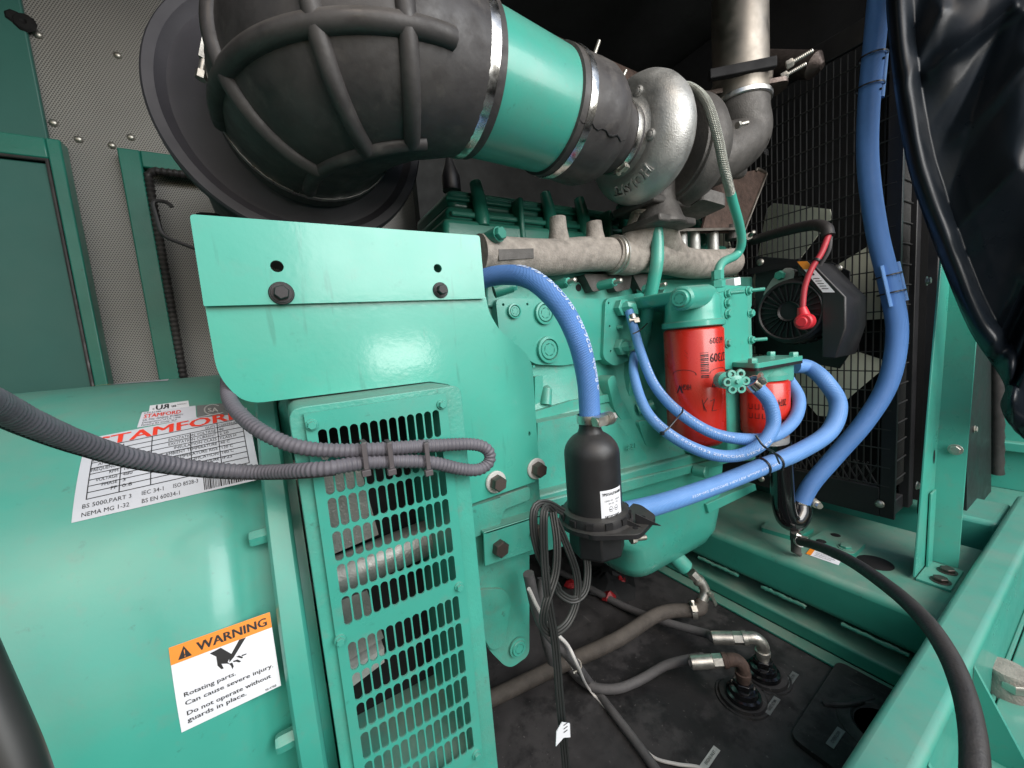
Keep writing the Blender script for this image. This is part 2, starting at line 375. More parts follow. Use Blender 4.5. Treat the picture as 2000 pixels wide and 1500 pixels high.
def clamp(parent, pos, ax, r, w, m='steel_bright', screw=None, sr=.004, sl=.022, name='hose_clamp', spring=False):
    mb = MB(); mb.lathe([(r, -w/2), (r+.0012, -w/2), (r+.0016, 0), (r+.0012, w/2), (r, w/2), (r, -w/2)], pos, ax, 40, cap=False); c = obj(name, mb, m, parent)
    if screw is not None:
        d = Vector(screw).normalized(); ax = Vector(ax).normalized(); tg = ax.cross(d).normalized(); b = Vector(pos) + d*(r+sr*1.0); s = MB()
        s.box(b - tg*sl*.15, (w*1.05, sl*.6, sr*1.8), Matrix((ax, tg, d)).transposed())
        s.cyl(b - tg*sl*.5, tg, sr*.8, sl*1.1, 12); s.cyl(b + tg*sl*.5, tg, sr*1.15, sl*.22, 6)
        if spring:
            for k in range(4): s.lathe([(sr*.9, 0), (sr*1.5, .001), (sr*1.5, .002), (sr*.9, .003)], b + tg*(sl*(.15+.09*k)), tg, 14)
        obj('screw', s, 'zinc', c)
    return c
def tubeprint(mb, fr, r, s0, s1, body, h, facing=None, up=1, bold=.01):
    """lettering wrapped on a hose between length fractions s0..s1, on the side that faces the open door"""
    vs, fs, ww = text2d(body, bold); L = fr[-1][4]; out = []
    for a, b in vs:
        s = (s0 + (s1-s0)*a/ww)*L; i = min(range(len(fr)), key=lambda k: abs(fr[k][4]-s)); p, t, n, bb, sl = fr[i]
        f = Vector(facing if facing else (-.25, -1, .25)); f = (f - t*f.dot(t)).normalized(); g = t.cross(f)*up
        th = (b/.69-.5)*h/r; out.append(p + t*(s-sl) + (f*math.cos(th) + g*math.sin(th))*(r+.0004))
    mb.add(out, fs)
# ================================================================= setting
FZ = -.78
m = MB(); m.bx(-2.2, 2.6, -.6, 2.2, FZ-.05, FZ)
for s in ((.742, .405), (.832, .405)):
    m.lathe([(.052, -.001), (.050, .003), (.047, .003), (.045, .002), (.043, .008), (.02, .011)], (s[0], s[1], FZ), (0, 0, 1), 36)
struct(obj('floor', m, 'tank'))
m = MB(); m.prism(rnd([V(.722, -.2, FZ), V(.722, .31, FZ), V(.985, .325, FZ), V(.985, -.2, FZ)], .02), (0, 0, .012))
m.lathe([(.075, 0), (.07, .014), (.05, .018), (.045, .012), (.02, .012)], (.87, .215, FZ), (0, 0, 1), 30)
m.tube(spline([V(.84, .30, FZ+.012), V(.87, .27, FZ+.018), V(.93, .25, FZ+.012)], 6), .006, 8)
struct(obj('floor_hatch', m, 'tank', bevel=.004))
WY = 1.35
struct(obj('wall_back', MB().bx(-2.2, 2.4, WY+.01, WY+.04, FZ, 1.3), 'perforated'))
struct(obj('wall_back_panel', MB().bx(-2.2, -.388, WY-.006, WY+.008, .545, 1.3), 'wall_green', bevel=.003))
struct(obj('wall_left', MB().bx(-2.2, -2.16, -.2, 2.2, FZ, 1.3), 'wall_green'))
struct(obj('wall_right', MB().bx(2.15, 2.2, .02, 2.2, FZ, 1.3), 'wall_green'))
struct(obj('ceiling', MB().bx(-2.2, 2.4, .05, 2.2, 1.02, 1.06), 'wall_dark'))
struct(obj('wall_back_dark_sheet', MB().bx(.42, 2.1, 1.16, 1.2, .36, 1.02), 'wall_dark'))  # black sheet added before the far wall, standing in for its unlit part
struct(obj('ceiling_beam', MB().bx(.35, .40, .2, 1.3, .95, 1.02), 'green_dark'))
# far door, closed, with its frame
d = thing('far_door', 'dark teal flat door with raised frame on the far wall, left of the perforated pillar', 'door', (-.7, WY, FZ))
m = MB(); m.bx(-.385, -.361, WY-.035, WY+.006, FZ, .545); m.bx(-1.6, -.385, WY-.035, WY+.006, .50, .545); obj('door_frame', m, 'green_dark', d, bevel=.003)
obj('panel', MB().bx(-1.6, -.392, WY-.022, WY+.004, FZ, .494), 'wall_green', d, bevel=.004)
p = MB(); p.tube([V(-.389, WY-.03, FZ), V(-.389, WY-.03, .497), V(-1.6, WY-.03, .497)], .005, 8); obj('seal', p, 'rubber', d)
d = thing('window_door', 'dark green door frame with black rubber edged opening beside the air cleaner', 'door', (-.15, WY, FZ))
m = MB(); m.bx(-.268, -.226, WY-.03, WY+.006, FZ, .548); m.bx(-.226, .36, WY-.03, WY+.006, .508, .548); obj('door_frame', m, 'green_dark', d, bevel=.003)
m = MB(); P = resample([V(-.218, WY-.03, FZ), V(-.218, WY-.03, .49), V(-.205, WY-.03, .502), V(.36, WY-.03, .502)], .006)
m.tube(P, [.010 if i % 2 else .0075 for i in range(len(P))], 10); obj('seal', m, 'rubber', d)
for i, (x, y) in enumerate([(105, 240), (154, 272), (219, 284), (256, 268), (230, 108), (75, 68)]):
    o = obj('rivet', unit('button', 'zinc'), 'zinc', None, M=Mdir(PY(x, y, WY+.008), (0, -1, 0), .008, .006))
    tag(o, ['domed grey rivet at the lower left corner of the perforated wall panel', 'domed rivet at the top left of the perforated pillar', 'domed rivet at the top right of the perforated pillar',
            'domed rivet above the window door frame', 'domed rivet alone in the middle of the perforated panel', 'small rivet at the top left by the dark hole in the wall'][i], 'rivet', 'rivets in the perforated wall')
m = MB(); c = PY(48, 44, WY-.007); m.lathe([(.02, 0), (.016, .004), (.006, .005), (.001, .001)], c, (0, -1, 0), 9); m.lathe([(.014, 0), (.01, .003), (.001, .002)], c+V(-.016, 0, .008), (0, -1, 0), 7)
tag(obj('wall_scar', m, 'void_black'), 'dark torn hole in the teal wall panel, top left corner', 'hole')
# ================================================================= alternator
AY, AZ, AR = .76, -.365, .352
def ahit(px, py, R=AR):
    d = ray(px, py); a = d.y**2+d.z**2; b = -2*(d.y*AY+d.z*AZ); c = AY**2+AZ**2-R*R
    q = b*b-4*a*c; t = (-b-math.sqrt(max(0, q)))/(2*a); p = d*t
    return (p.x, math.atan2(p.z-AZ, AY-p.y))
def asurf(x, th, R): return V(x, AY-R*math.cos(th), AZ+R*math.sin(th))
def alabel(c4, lift=.0006):
    q = [ahit(*c) for c in c4]            # TL TR BR BL
    def fn(u, v, k=0):
        a = [q[3][i]*(1-u)+q[2][i]*u for i in (0, 1)]; b = [q[0][i]*(1-u)+q[1][i]*u for i in (0, 1)]
        return asurf(a[0]*(1-v)+b[0]*v, a[1]*(1-v)+b[1]*v, AR+lift+k)
    return fn
alt = thing('alternator', 'large teal cylindrical generator alternator with white nameplate and warning sticker, lower left', 'alternator', (-.5, AY, AZ-AR))
m = MB(); m.lathe([(.30, -1.5), (AR, -1.45), (AR, -.085), (AR-.002, -.07), (AR-.007, -.06), (AR-.018, -.05), (AR-.022, -.035), (AR-.022, .0)], (0, AY, AZ), (1, 0, 0), 160); obj('housing', m, 'green', alt, smooth=50)
m = MB(); m.lathe([(.30, -.032), (.362, -.032), (.366, -.029), (.366, -.012), (.362, -.009), (.30, -.009)], (0, AY, AZ), (1, 0, 0), 140); obj('flange', m, 'green', alt)
for x, y in ((541, 1035), (598, 1440), (470, 700)):
    p = ahit(x, y, .356); bolt(alt, asurf(-.032, p[1], .347), (-1, 0, 0), .0085, .016, 'green')
m = MB(); m.bx(-.17, -.06, .50, .62, -.72, -.64); obj('foot', m, 'green', alt, bevel=.008)
def sticker(name, c4, parent, mtl, n=14): 
    fn = alabel(c4); m = MB(); rect(m, fn, 0, 0, 1, 1, 10, n); return obj(name, m, mtl, parent), lambda u, v, f=fn: f(u, v, .0004)
pl, fn = sticker('nameplate', [(170, 858), (482, 797), (510, 936), (140, 1022)], alt, 'paper_foil')
r_ = MB(); write(r_, 'STAMFORD', fn, .05, .835, .93, .135, .035); obj('brand_lettering', r_, 'red_print', pl)
k = MB()
for v in [.20+.62/9*i for i in range(10)]: rect(k, fn, .055, v, .945, v+.008, 8, 1)
for u, a, b in ((.055, .20, .82), (.21, .20, .80), (.37, .20, .82), (.60, .20, .75), (.775, .20, .82), (.945, .20, .82)): rect(k, fn, u, a, u+.005, b, 1, 6)
for i, (t, v) in enumerate((('BASE', 'S'), ('BASE RATE', '460'), ('AMPERES', '1145'), ('FREQUENCY', '60'), ('RPM', '1800'), ('VOLTAGE', '480'), ('PHASE', '3'), ('PF', '0.8'))):
    y = .70-.0645*i; w = .0155*len(t); write(k, t, fn, .20-w, y, w, .036, .01); write(k, v, fn, .225, y, .017*len(v), .036, .01)
for i, (t, v) in enumerate((('DUTY', 'CONTINUOUS'), ('EXCITATION VOLTAGE', '40'), ('EXCITATION CURRENT', '2.20'), ('INSULATION CLASS', 'CLASS H'), ('AMBIENT TEMPERATURE', '40 C'), ('TEMPERATURE RISE', '120 C'), ('SPECIFICATION', '180 C'), ('ENCLOSURE', 'IP23'))):
    y = .765-.0645*i; w = .0165*len(t); write(k, t, fn, .765-w, y, w, .036, .01); write(k, v, fn, .785, y, .0155*len(v), .034, .01)
write(k, 'BS 5000,PART 3', fn, .04, .115, .235, .042, .012); write(k, 'IEC 34-1', fn, .325, .115, .115, .042, .012); write(k, 'ISO 8528-3', fn, .49, .115, .14, .042, .012)
write(k, 'NEMA MG 1-32', fn, .04, .032, .225, .042, .012); write(k, 'BS EN 60034-1', fn, .325, .032, .2, .042, .012)
u = .66
while u < .945: w = random.choice((.003, .005, .009)); rect(k, fn, u, .02, u+w, .17); u += w + random.choice((.004, .006))
obj('lettering', k, 'black_print', pl)
s, fn = sticker('maker_sticker', [(278, 806), (382, 793), (384, 817), (268, 836)], alt, 'paper', 4)
k = MB(); write(k, 'STAMFORD', fn, .06, .52, .66, .26, .03); obj('brand_lettering', k, 'red_print', s)
k = MB(); write(k, 'LTP 51386', fn, .05, .84, .3, .1); write(k, 'UL File: GNJHS, E198971', fn, .06, .34, .7, .12); write(k, 'Designation of UL 1446', fn, .06, .19, .66, .1); write(k, 'Factory ID Code: SLP', fn, .06, .04, .6, .1); obj('lettering', k, 'black_print', s)
s, fn = sticker('recognition_sticker', [(293, 793), (368, 783), (370, 795), (291, 806)], alt, 'label_white', 4)
k = MB(); write(k, 'c', fn, .08, .25, .05, .35); write(k, 'RU', lambda u, v: fn(.70-u, v), .2, .15, .33, .7, .03); write(k, 'us', fn, .55, .25, .12, .4, .02); write(k, 'COMPONENT', fn, .70, .45, .25, .15); obj('lettering', k, 'black_print', s)
s, fn = sticker('approval_sticker', [(384, 793), (440, 788), (446, 811), (386, 817)], alt, 'grey_label', 4)
k = MB(); write(k, 'SA', fn, .36, .32, .34, .34, .02)
for i in range(22): a = .7+i*.22; rect(k, fn, .5+.27*math.cos(a), .5+.42*math.sin(a), .55+.27*math.cos(a), .57+.42*math.sin(a))
obj('lettering', k, 'washer_grey', s)
s, fn = sticker('top_sticker', [(180, 748), (330, 737), (328, 744), (178, 755)], alt, 'paper', 4)
k = MB(); rect(k, fn, 0, 0, .24, 1, 4, 2); obj('yellow_field', k, 'yellow_print', s)
k = MB(); [write(k, 'CAUTION', fn, .3+.22*i, .3, .16, .4) for i in range(3)]; obj('lettering', k, 'black_print', s)
s, fn = sticker('warning_label', [(330, 1265), (527, 1195), (549, 1338), (355, 1430)], alt, 'label_white')
k = MB(); rect(k, fn, 0, .795, 1, 1, 8, 3); obj('orange_header', k, 'orange_print', s)
f2 = lambda u, v: fn(u, v) + V(0, -.0004, .0001)
k = MB(); write(k, 'WARNING', f2, .25, .845, .70, .105, .018)
def c2uv(x, y):
    x -= 1060; y -= 540; det = 650*525+235*80; return ((x*525-y*80)/det, 1-(x*235+y*650)/det)
def poly(mb, pts, f): 
    q = [c2uv(*p) for p in pts]; mb.add([f(*p) for p in q], [tuple(t) for t in tessellate_polygon([[V(a, b, 0) for a, b in q]])])
for pl_ in ([(1310, 580), (1380, 545), (1450, 588), (1425, 640), (1440, 655), (1420, 650), (1385, 650), (1400, 680), (1385, 685), (1360, 660), (1352, 602)], [(1500, 495), (1545, 480), (1465, 610), (1437, 642), (1434, 615)],
           [(1432, 652), (1455, 645), (1465, 670), (1456, 690), (1447, 665)], [(1460, 635), (1490, 626), (1515, 640), (1500, 647), (1480, 640), (1463, 643)], [(1480, 608), (1500, 600), (1527, 612), (1520, 621), (1495, 613)], [(1515, 599), (1550, 588), (1548, 596), (1520, 606)]): poly(k, pl_, fn)
k.add([f2(*p) for p in ((.07, .825), (.195, .825), (.132, .965))], [(0, 1, 2)])
write(k, 'Rotating parts.', fn, .07, .385, .50, .05, .016); write(k, 'Can cause severe injury.', fn, .07, .285, .88, .05, .016); write(k, 'Do not operate without', fn, .07, .165, .84, .05, .016); write(k, 'guards in place.', fn, .07, .085, .57, .05, .016)
write(k, '98-4788', fn, .83, .02, .12, .03, .008); obj('lettering', k, 'black_print', s)
k = MB(); f3 = lambda u, v: fn(u, v) + V(0, -.0008, .0002); write(k, '!', f3, .124, .84, .016, .085, .02); obj('exclamation_mark', k, 'orange_print', s)
# ================================================================= vent guard over the coupling
GY = .405
g = thing('vent_guard', 'teal box with slotted vent panel screwed on its front, right of the alternator', 'vent guard', (.09, .5, -.515))
def rq(x0, x1, z0, z1, y, r): return rnd([V(x0, y, z0), V(x1, y, z0), V(x1, y, z1), V(x0, y, z1)], r, 4)
m = MB(); m.prism(rq(.002, .176, -.60, -.044, GY+.004, .012), (0, .16, 0), [rq(.022, .148, -.505, -.062, GY+.004, .004)]); obj('housing', m, 'green_cast', g, bevel=.006, seg=3)
obj('back_shell', MB().bx(-.008, .19, GY+.15, .72, -.64, -.042), 'green_cast', g, bevel=.02, seg=4)
pm = MB(); X0, X1 = .0225, .1455; nc = 13; px_ = (X1-X0)/nc
def cell(xc, zc, w, h, a, b):
    k = b-a; dirs = [(math.cos(t), math.sin(t)) for t in (2*math.pi*(i+.5)/8 for i in range(8))]
    dirs = [(a, z) for z in (-k*.5, k*.5)] + [(-a, z) for z in (-k*.5, k*.5)] + [(a*math.cos(t), k+a*math.sin(t)) for t in (i*math.pi/6 for i in range(7))] + [(a*math.cos(t), -k-a*math.sin(t)) for t in (i*math.pi/6 for i in range(7))] + [(sx*w/2, sz*h/2) for sx in (-1, 1) for sz in (-1, 1)]
    dirs = sorted(dirs, key=lambda q: math.atan2(q[1], q[0])); inner = []; outer = []
    for x, z in dirs:
        l = math.hypot(x, z); x /= l; z /= l; t = a/max(1e-9, abs(x))
        if t*abs(z) > k: t = k*abs(z) + math.sqrt(max(0, k*k*z*z-(k*k-a*a)))
        inner.append((x*t, z*t)); t = min(w/2/max(1e-9, abs(x)), h/2/max(1e-9, abs(z))); outer.append((x*t, z*t))
    n = len(dirs); pm.add([V(xc+x, GY, zc+z) for x, z in inner] + [V(xc+x, GY, zc+z) for x, z in outer], [(i, (i+1) % n, (i+1) % n+n, i+n) for i in range(n)])
for top, rows in ((-.0655, 6), (-.2865, 6)):
    for r in range(rows):
        for c in range(nc): cell(X0+px_*(c+.5), top-.0342*(r+.5), px_, .0342, .0039, .0154)
def band(x0, x1, z0, z1): pm.add([V(x0, GY, z0), V(x1, GY, z0), V(x1, GY, z1), V(x0, GY, z1)], [(0, 1, 2, 3)])
band(.014, X0, -.508, -.050); band(X1, .155, -.508, -.050); band(X0, X1, -.0655, -.050); band(X0, X1, -.2865, -.0655-.0342*6); band(X0, X1, -.508, -.2865-.0342*6)
o = obj('slotted_panel', pm, 'green', g, smooth=0); sm = o.modifiers.new('solid', 'SOLIDIFY'); sm.thickness = .002; sm.offset = 0
for x, y in ((609, 830), (862, 790), (664, 1249), (896, 1145), (930, 1472)):
    p = PY(x, y, GY-.001); bolt(g, p, (0, -1, 0), .0056, .0022, 'green', 'washer', spin=0); bolt(g, p+V(0, -.002, 0), (0, -1, 0), .0042, .004, 'green')
obj('shade_backing', MB().bx(.024, .146, GY+.143, GY+.149, -.50, -.066), 'void_black', g)  # black sheet added to darken the guard interior behind the slots
rt = thing('coupling_fan', 'grey metal coupling rotor and fan blades seen through the vent slots', 'rotor', (.09, .62, -.30))
m = MB(); m.tube([V(.0, .515, -.275), V(.175, .515, -.262)], .024, 20); obj('ring', m, 'cast_alu', rt)
m = MB(); m.prism([V(.0, .52, -.25), V(.085, .52, -.24), V(.07, .52, -.12), V(.0, .52, -.12)], (0, .01, 0)); obj('blade', m, 'cast_alu', rt)
m = MB(); m.prism([V(.0, .52, -.40), V(.075, .52, -.385), V(.062, .52, -.31), V(.0, .52, -.31)], (0, .01, 0)); obj('blade', m, 'cast_alu', rt)
m = MB(); m.prism([V(.0, .508, -.43), V(.07, .508, -.41), V(.072, .508, -.39), V(.0, .508, -.40)], (0, .02, 0)); obj('blade', m, 'washer_grey', rt)
# ================================================================= bracket plate
b = thing('bracket_plate', 'bright teal folded sheet metal bracket plate with two holes, above the vent guard', 'bracket', (.15, .48, -.05))
m = MB(); m.plate([(370, 418), (937, 460), (948, 583), (398, 598)], .480, .004, [.004, .004, .001, .001], [(541, 520, .0062), (855, 524, .0055)])
up = [PY(370, 418, .480), PY(937, 460, .480)]; m.box((up[0]+up[1])/2+V(0, .016, -.003), ((up[1]-up[0]).length-.006, .026, .004)); obj('upper_sheet', m, 'green_sheet', b, bevel=.0016, seg=3)
m = MB(); P = [PY(x, y, .487) for x, y in [(399, 590), (949, 580), (955, 610), (976, 646), (1028, 690), (1040, 715), (1054, 925), (1044, 941), (905, 990), (893, 790), (886, 752), (840, 745), (478, 790), (425, 735)]]
m.prism(rnd(P, [0, 0, .01, .012, .012, .006, .002, .002, 0, 0, .022, .0, .030, .03], 6), (0, .005, 0), [[PY(1034, 847, .487)+V(.0024*math.cos(i*math.pi/5), 0, .0035*math.sin(i*math.pi/5)) for i in range(10)]]); obj('lower_sheet', m, 'green_sheet', b, bevel=.0012)
for x, y, r in ((550, 573, .0078), (860, 567, .0066)):
    p = PY(x, y, .480); bolt(b, p, (0, -1, 0), r*1.55, .002, 'plastic_black', 'washer', spin=0); bolt(b, p+V(0, -.0015, 0), (0, -1, 0), r, .009, 'bolt_black', 'flange_bolt')
for x, y in ((968, 941), (1047, 915)):
    p = PY(x, y, .486); bolt(b, p, (0, -1, 0), .0165, .003, 'washer_grey', 'washer', spin=0); bolt(b, p+V(0, -.003, 0), (0, -1, 0), .0118, .013, 'steel_dark')
# ================================================================= air cleaner, elbow, intake pipe
DC = V(.085, .75, .40)
a = thing('air_cleaner', 'round black air cleaner housing with wide flat dished face behind the rubber elbow', 'air cleaner', (.085, .95, .2))
m = MB(); m.lathe([(.02, -.45), (.165, -.45), (.172, -.43), (.172, -.03), (.196, -.028), (.2, -.02), (.2, .0), (.197, .004), (.184, .004), (.180, .0), (.172, -.006), (.165, -.004), (.13, .016), (.118, .022), (.110, .03), (.108, .10)], DC, (0, -1, 0), 96, cap=True); obj('housing', m, 'rubber_disc', a, smooth=28)
m = MB(); m.bx(-.092, -.05, .86, 1.0, .14, .27); obj('mounting_bracket', m, 'void_black', a, bevel=.01)
m = MB(); P0 = V(-.118, .83, .27); m.tube(rnd([P0, P0+V(-.02, -.0, .0), P0+V(-.015, 0, -.055), P0+V(.03, 0, -.075)], .012), .003, 8); obj('strap_hook', m, 'plastic_black', a)
e = thing('intake_elbow', 'large black rubber intake elbow with raised grid ribs, top left', 'rubber elbow', (.15, .6, .26))
path = [V(.092, .725, .374), V(.092, .69, .374), V(.092, .66, .374)]
for i in range(1, 13):
    t = i/13*math.pi/2; path.append(V(.212-.12*math.cos(t), .65-.122*math.sin(t), .374+.004*i/13))
path += [V(.215, .528, .378), V(.25, .526, .378), V(.29, .527, .3775)]
path = resample(spline(path, 6), .006); NE = len(path)
def erad(i):
    s = i/(NE-1); r = .124
    return r + (.098-r)*max(0, min(1, (s-.45)/.5))**1.3 if s > .05 else r
ER = [erad(i) for i in range(NE)]
m = MB(); EF = m.tube(path, ER, 56, False, up=(0, 0, 1)); obj('elbow_tube', m, 'rubber', e)
def epoint(s, ang, off=0):
    i = s*(NE-1); i0 = min(NE-2, int(i)); f = i-i0
    def q(k): p, t, n, bb, _ = EF[k]; r = ER[k]+off; return p + n*(r*math.cos(ang)) + bb*(r*math.sin(ang))
    return q(i0).lerp(q(i0+1), f)
def side(s):   # sign so that +angle turns towards the camera side
    return 1
def rib(pts, r): mb = MB(); mb.tube(resample(spline(pts, 6), .005), r, 10, True); return mb
test = epoint(.5, .6)-epoint(.5, 0); SG = 1 if test.dot(V(-.6, -1, 0)) > 0 else -1
RIDGE, LOW = math.radians(109), math.radians(171)
for s in (.345, .555, .695): obj('rib', rib([epoint(s, SG*math.radians(x), -.001) for x in range(-20, 171, 10)], .0112), 'rubber', e)
obj('rib', rib([epoint(.13+.67*k/16, SG*RIDGE, -.001) for k in range(17)], .0118), 'rubber', e)
obj('rib', rib([epoint(.16+.58*k/12, SG*LOW, -.001) for k in range(13)], .010), 'rubber', e)
clamp(e, V(.092, .692, .374), (0, -1, 0), .1245, .010, 'steel', (-.9, -.2, .25), .006, .045)
clamp(e, V(.274, .5265, .3776), V(.155, .003, -.008), .0985, .0135, 'steel_bright', (-.1, .1, 1), .006, .03)
m = MB(); ip = thing('intake_pipe', 'smooth green painted intake pipe between the rubber elbow and the turbo boot', 'pipe', (.36, .53, .28))
AXP = (V(.447, .531, .3685)-V(.274, .5265, .3776)).normalized(); PO = V(.274, .5265, .3776)
m.lathe([(.090, -.02), (.094, -.01), (.0935, .0), (.088, .172), (.0875, .21), (.08, .21)], PO, AXP, 72); obj('pipe', m, 'green', ip, smooth=50)
rb = thing('turbo_boot', 'cracked black rubber reducer boot between the green pipe and the turbocharger', 'rubber boot', (.5, .53, .29))
prof = [(.0885, .150), (.093, .152), (.0935, .185), (.0930, .20), (.0945, .215), (.0945, .235), (.090, .25), (.084, .262), (.070, .275), (.062, .285), (.060, .30), (.060, .325), (.054, .326)]
m = MB(); m.lathe(prof, PO, AXP, 64, cap=False); bo = obj('boot', m, 'rubber', rb, smooth=50)
u_, w_, x_ = frame(AXP)
def bootp(h, ang, off=0):
    for (r0_, h0), (r1_, h1) in zip(prof[1:], prof[2:]):
        if h0 <= h <= h1: r = r0_+(r1_-r0_)*(h-h0)/(h1-h0); break
    return PO + AXP*h + u_*((r+off)*math.cos(ang)) + w_*((r+off)*math.sin(ang))
fa = min((k*.02 for k in range(315)), key=lambda q: (bootp(.22, q)-PY(1205, 262, .46)).length)
m = MB()
cr = [bootp(.152+.11*i/14, fa + .03*math.sin(i*1.7)+.06*(i/14), .0006) for i in range(15)]; m.tube(cr, [.0002+.0011*math.sin(math.pi*i/14)*(1.5 if i in (8, 9, 10, 11) else .7) for i in range(15)], 6, up=(0, 0, 1)); obj('crack', m, 'void_black', rb)
clamp(rb, PO+AXP*.170, AXP, .0935, .013, 'steel_bright', (-.1, .1, 1), .006, .04)
clamp(rb, PO+AXP*.312, AXP, .0605, .012, 'steel_bright', (0, -.3, -1), .004, .02)
# ================================================================= turbocharger
TC = V(.655, .54, .37)
t = thing('turbocharger', 'cast aluminium turbocharger with snail shaped compressor cover, dark turbine side behind', 'turbocharger', (.68, .54, .25))
X_ = V(1, 0, 0)
def ringpt(c, R, a, r, b_): return c + V(0, -math.cos(a), math.sin(a))*(R + r*math.cos(b_)) + X_*(r*math.sin(b_))
m = MB(); rings = []
NV = 72
for i in range(NV+1):
    a = math.radians(165) + 2*math.pi*i/NV*.99; k = i/NV; r = .038+.007*math.sin(math.pi*k); R = .068+.005*math.sin(math.pi*k)
    rings.append([ringpt(TC, R, a, r, 2*math.pi*j/20) for j in range(20)])
m.loft(rings); vol = obj('compressor_cover', m, 'cast_alu', t, smooth=60)
m = MB(); m.lathe([(.045, -.076), (.0575, -.076), (.0575, -.064), (.0555, -.060), (.0575, -.052), (.064, -.046), (.073, -.0425), (.08, -.041), (.08, .0), (.03, .03)], TC, X_, 56); obj('inlet_face', m, 'cast_alu', t, smooth=45)
for a in (-22, 52, 118):
    p = ringpt(TC, .072, math.radians(a), .040, math.pi*1.5); m = MB(); m.cyl(p+V(.012, 0, 0), (-1, 0, 0), .0095, .020, 18, .002); obj('boss', m, 'cast_alu', t)
    bolt(t, p+V(-.0075, 0, 0), (-1, 0, 0), .0055, .002, 'cast_alu', 'button', name='bolt')
def volfn(u, v):       # along the lower rim, read upside down
    a = math.radians(-52) - u; R = .083; r = .0448; bb = math.pi*1.62 + v
    return ringpt(TC, .073, a, r+.0005, bb)
m = MB(); vs, fs, ww = text2d('HOLSET', .03)
base = [volfn(x/ww*1.0, (y/.69-.5)*.42+.12) for x, y in vs]; topv = base
m.add(base, fs); o = obj('raised_lettering', m, 'cast_alu', t, smooth=0); sm = o.modifiers.new('s', 'SOLIDIFY'); sm.thickness = .0045; sm.offset = 0
m = MB(); vs, fs, ww = text2d('RR', .02); m.add([ringpt(TC, .0695, math.radians(98)-x*.2, .0405, math.pi*1.38-y*.22) for x, y in vs], fs); o = obj('raised_lettering', m, 'cast_alu', t, smooth=0); sm = o.modifiers.new('s', 'SOLIDIFY'); sm.thickness = .003; sm.offset = 0
m = MB(); m.lathe([(.03, .025), (.095, .025), (.1, .03), (.1, .04), (.06, .05), (.045, .06), (.045, .085), (.07, .09)], TC, X_, 48); obj('bearing_housing', m, 'cast_dark', t)
TT = TC + V(.085, .005, 0)
m = MB(); m.lathe([(.05, -.005), (.10, .0), (.104, .006), (.104, .014), (.112, .03), (.114, .05), (.104, .075), (.085, .088), (.06, .095), (.058, .13), (.05, .13)], TT, X_, 56); obj('turbine_housing', m, 'cast_dark', t, smooth=50)
m = MB(); m.lathe([(.1035, .004), (.108, .005), (.108, .013), (.1035, .014)], TT, X_, 56, cap=False); obj('clamp_band', m, 'cast_dark', t)
m = MB(); m.prism(rnd([V(.80, .50, .265), V(.86, .48, .25), V(.87, .56, .245), V(.80, .58, .25)], .012), (0, 0, .025)); obj('mount_lug', m, 'cast_dark', t, bevel=.006)
m = MB(); m.lathe([(.045, .09), (.04, .03), (.05, .0), (.058, -.012), (.058, -.02)], V(.735, .56, .235), (0, 0, 1), 24); m.box((.735, .56, .222), (.12, .10, .016)); obj('turbine_foot', m, 'cast_dark', t, bevel=.004)
# ================================================================= exhaust
ex = thing('exhaust_pipe', 'bare steel exhaust pipe rising from the turbo outlet, with clamped flanges', 'exhaust pipe', (.9, .52, .36))
m = MB(); P = resample(spline([V(.80, .55, .37), V(.85, .545, .365), V(.905, .525, .375), PY(1450, 270, .51), PY(1447, 225, .51), PY(1447, 205, .51)], 8), .006)
n_ = len(P); m.tube(P, [.055+.002*i/n_ for i in range(n_)], 36); obj('cast_elbow', m, 'cast_dark', ex)
b0 = PY(1447, 208, .51); 
m = MB(); P = [b0+V(0, 0, z) for z in (.0, .03, .035, .05, .055, .20)] + [b0+V(.015, .0, .34), b0+V(.05, .0, .55)]
m.tube(P[:6]+spline(P[5:], 6)[1:], [.056, .056, .061, .062, .056, .056]+[.056]*12, 40); obj('riser', m, 'steel_pipe', ex, smooth=50)
m = MB(); P = PY(1440, 50, .58); m.cyl(b0+V(0, 0, .0), (0, 0, 1), .062, .012, 40, .002); obj('clamp_band', m, 'steel', ex)
m = MB(); c = b0+V(-.0, -.0, .022); R45 = Matrix.Rotation(math.radians(-42), 3, 'Z')
m.prism(rnd([c+R45 @ V(x, y, 0) for x, y in ((-.085, -.03), (.085, -.03), (.095, 0), (.085, .03), (-.085, .03), (-.095, 0))], .012), (0, 0, .010)); obj('clamp_saddle', m, 'steel_dark', ex, bevel=.002)
obj('clamp_bar', MB().box(c+R45 @ V(-.02, -.062, .022), (.13, .016, .02), R45), 'void_black', ex, bevel=.002)
for q in ((.075, -.062), (.084, -.02)):
    p = c + R45 @ V(q[0]-.01, q[1], .012); bolt(ex, p, R45 @ V(1, -.4, .25), .0085, .012, 'zinc'); bolt(ex, p, R45 @ V(1, -.4, .25), .0042, .045, 'zinc', 'stud')
p = PY(1440, 245, .45); bolt(ex, p, (1, -.2, .3), .004, .03, 'zinc', 'stud'); bolt(ex, p, (1, -.2, .3), .007, .008, 'zinc')
k = MB(); fe = lambda u, v: b0 + V(-.012+.0, 0, -.03) + V(.058*math.sin(u), -.058*math.cos(u), v)
write(k, 'XX37', lambda u, v: fe(.45+v*6, -.07+u*.9), 0, 0, .05, .02, .02); write(k, 'HX50', lambda u, v: fe(-.15+u*7, -.09-v), 0, 0, .05, .012, .02); obj('cast_lettering', k, 'void_black', ex, smooth=0)
mf = thing('muffler_pipe', 'shiny dark pipe running behind the exhaust riser at the top', 'pipe', PX(1540, 125, 1.25))
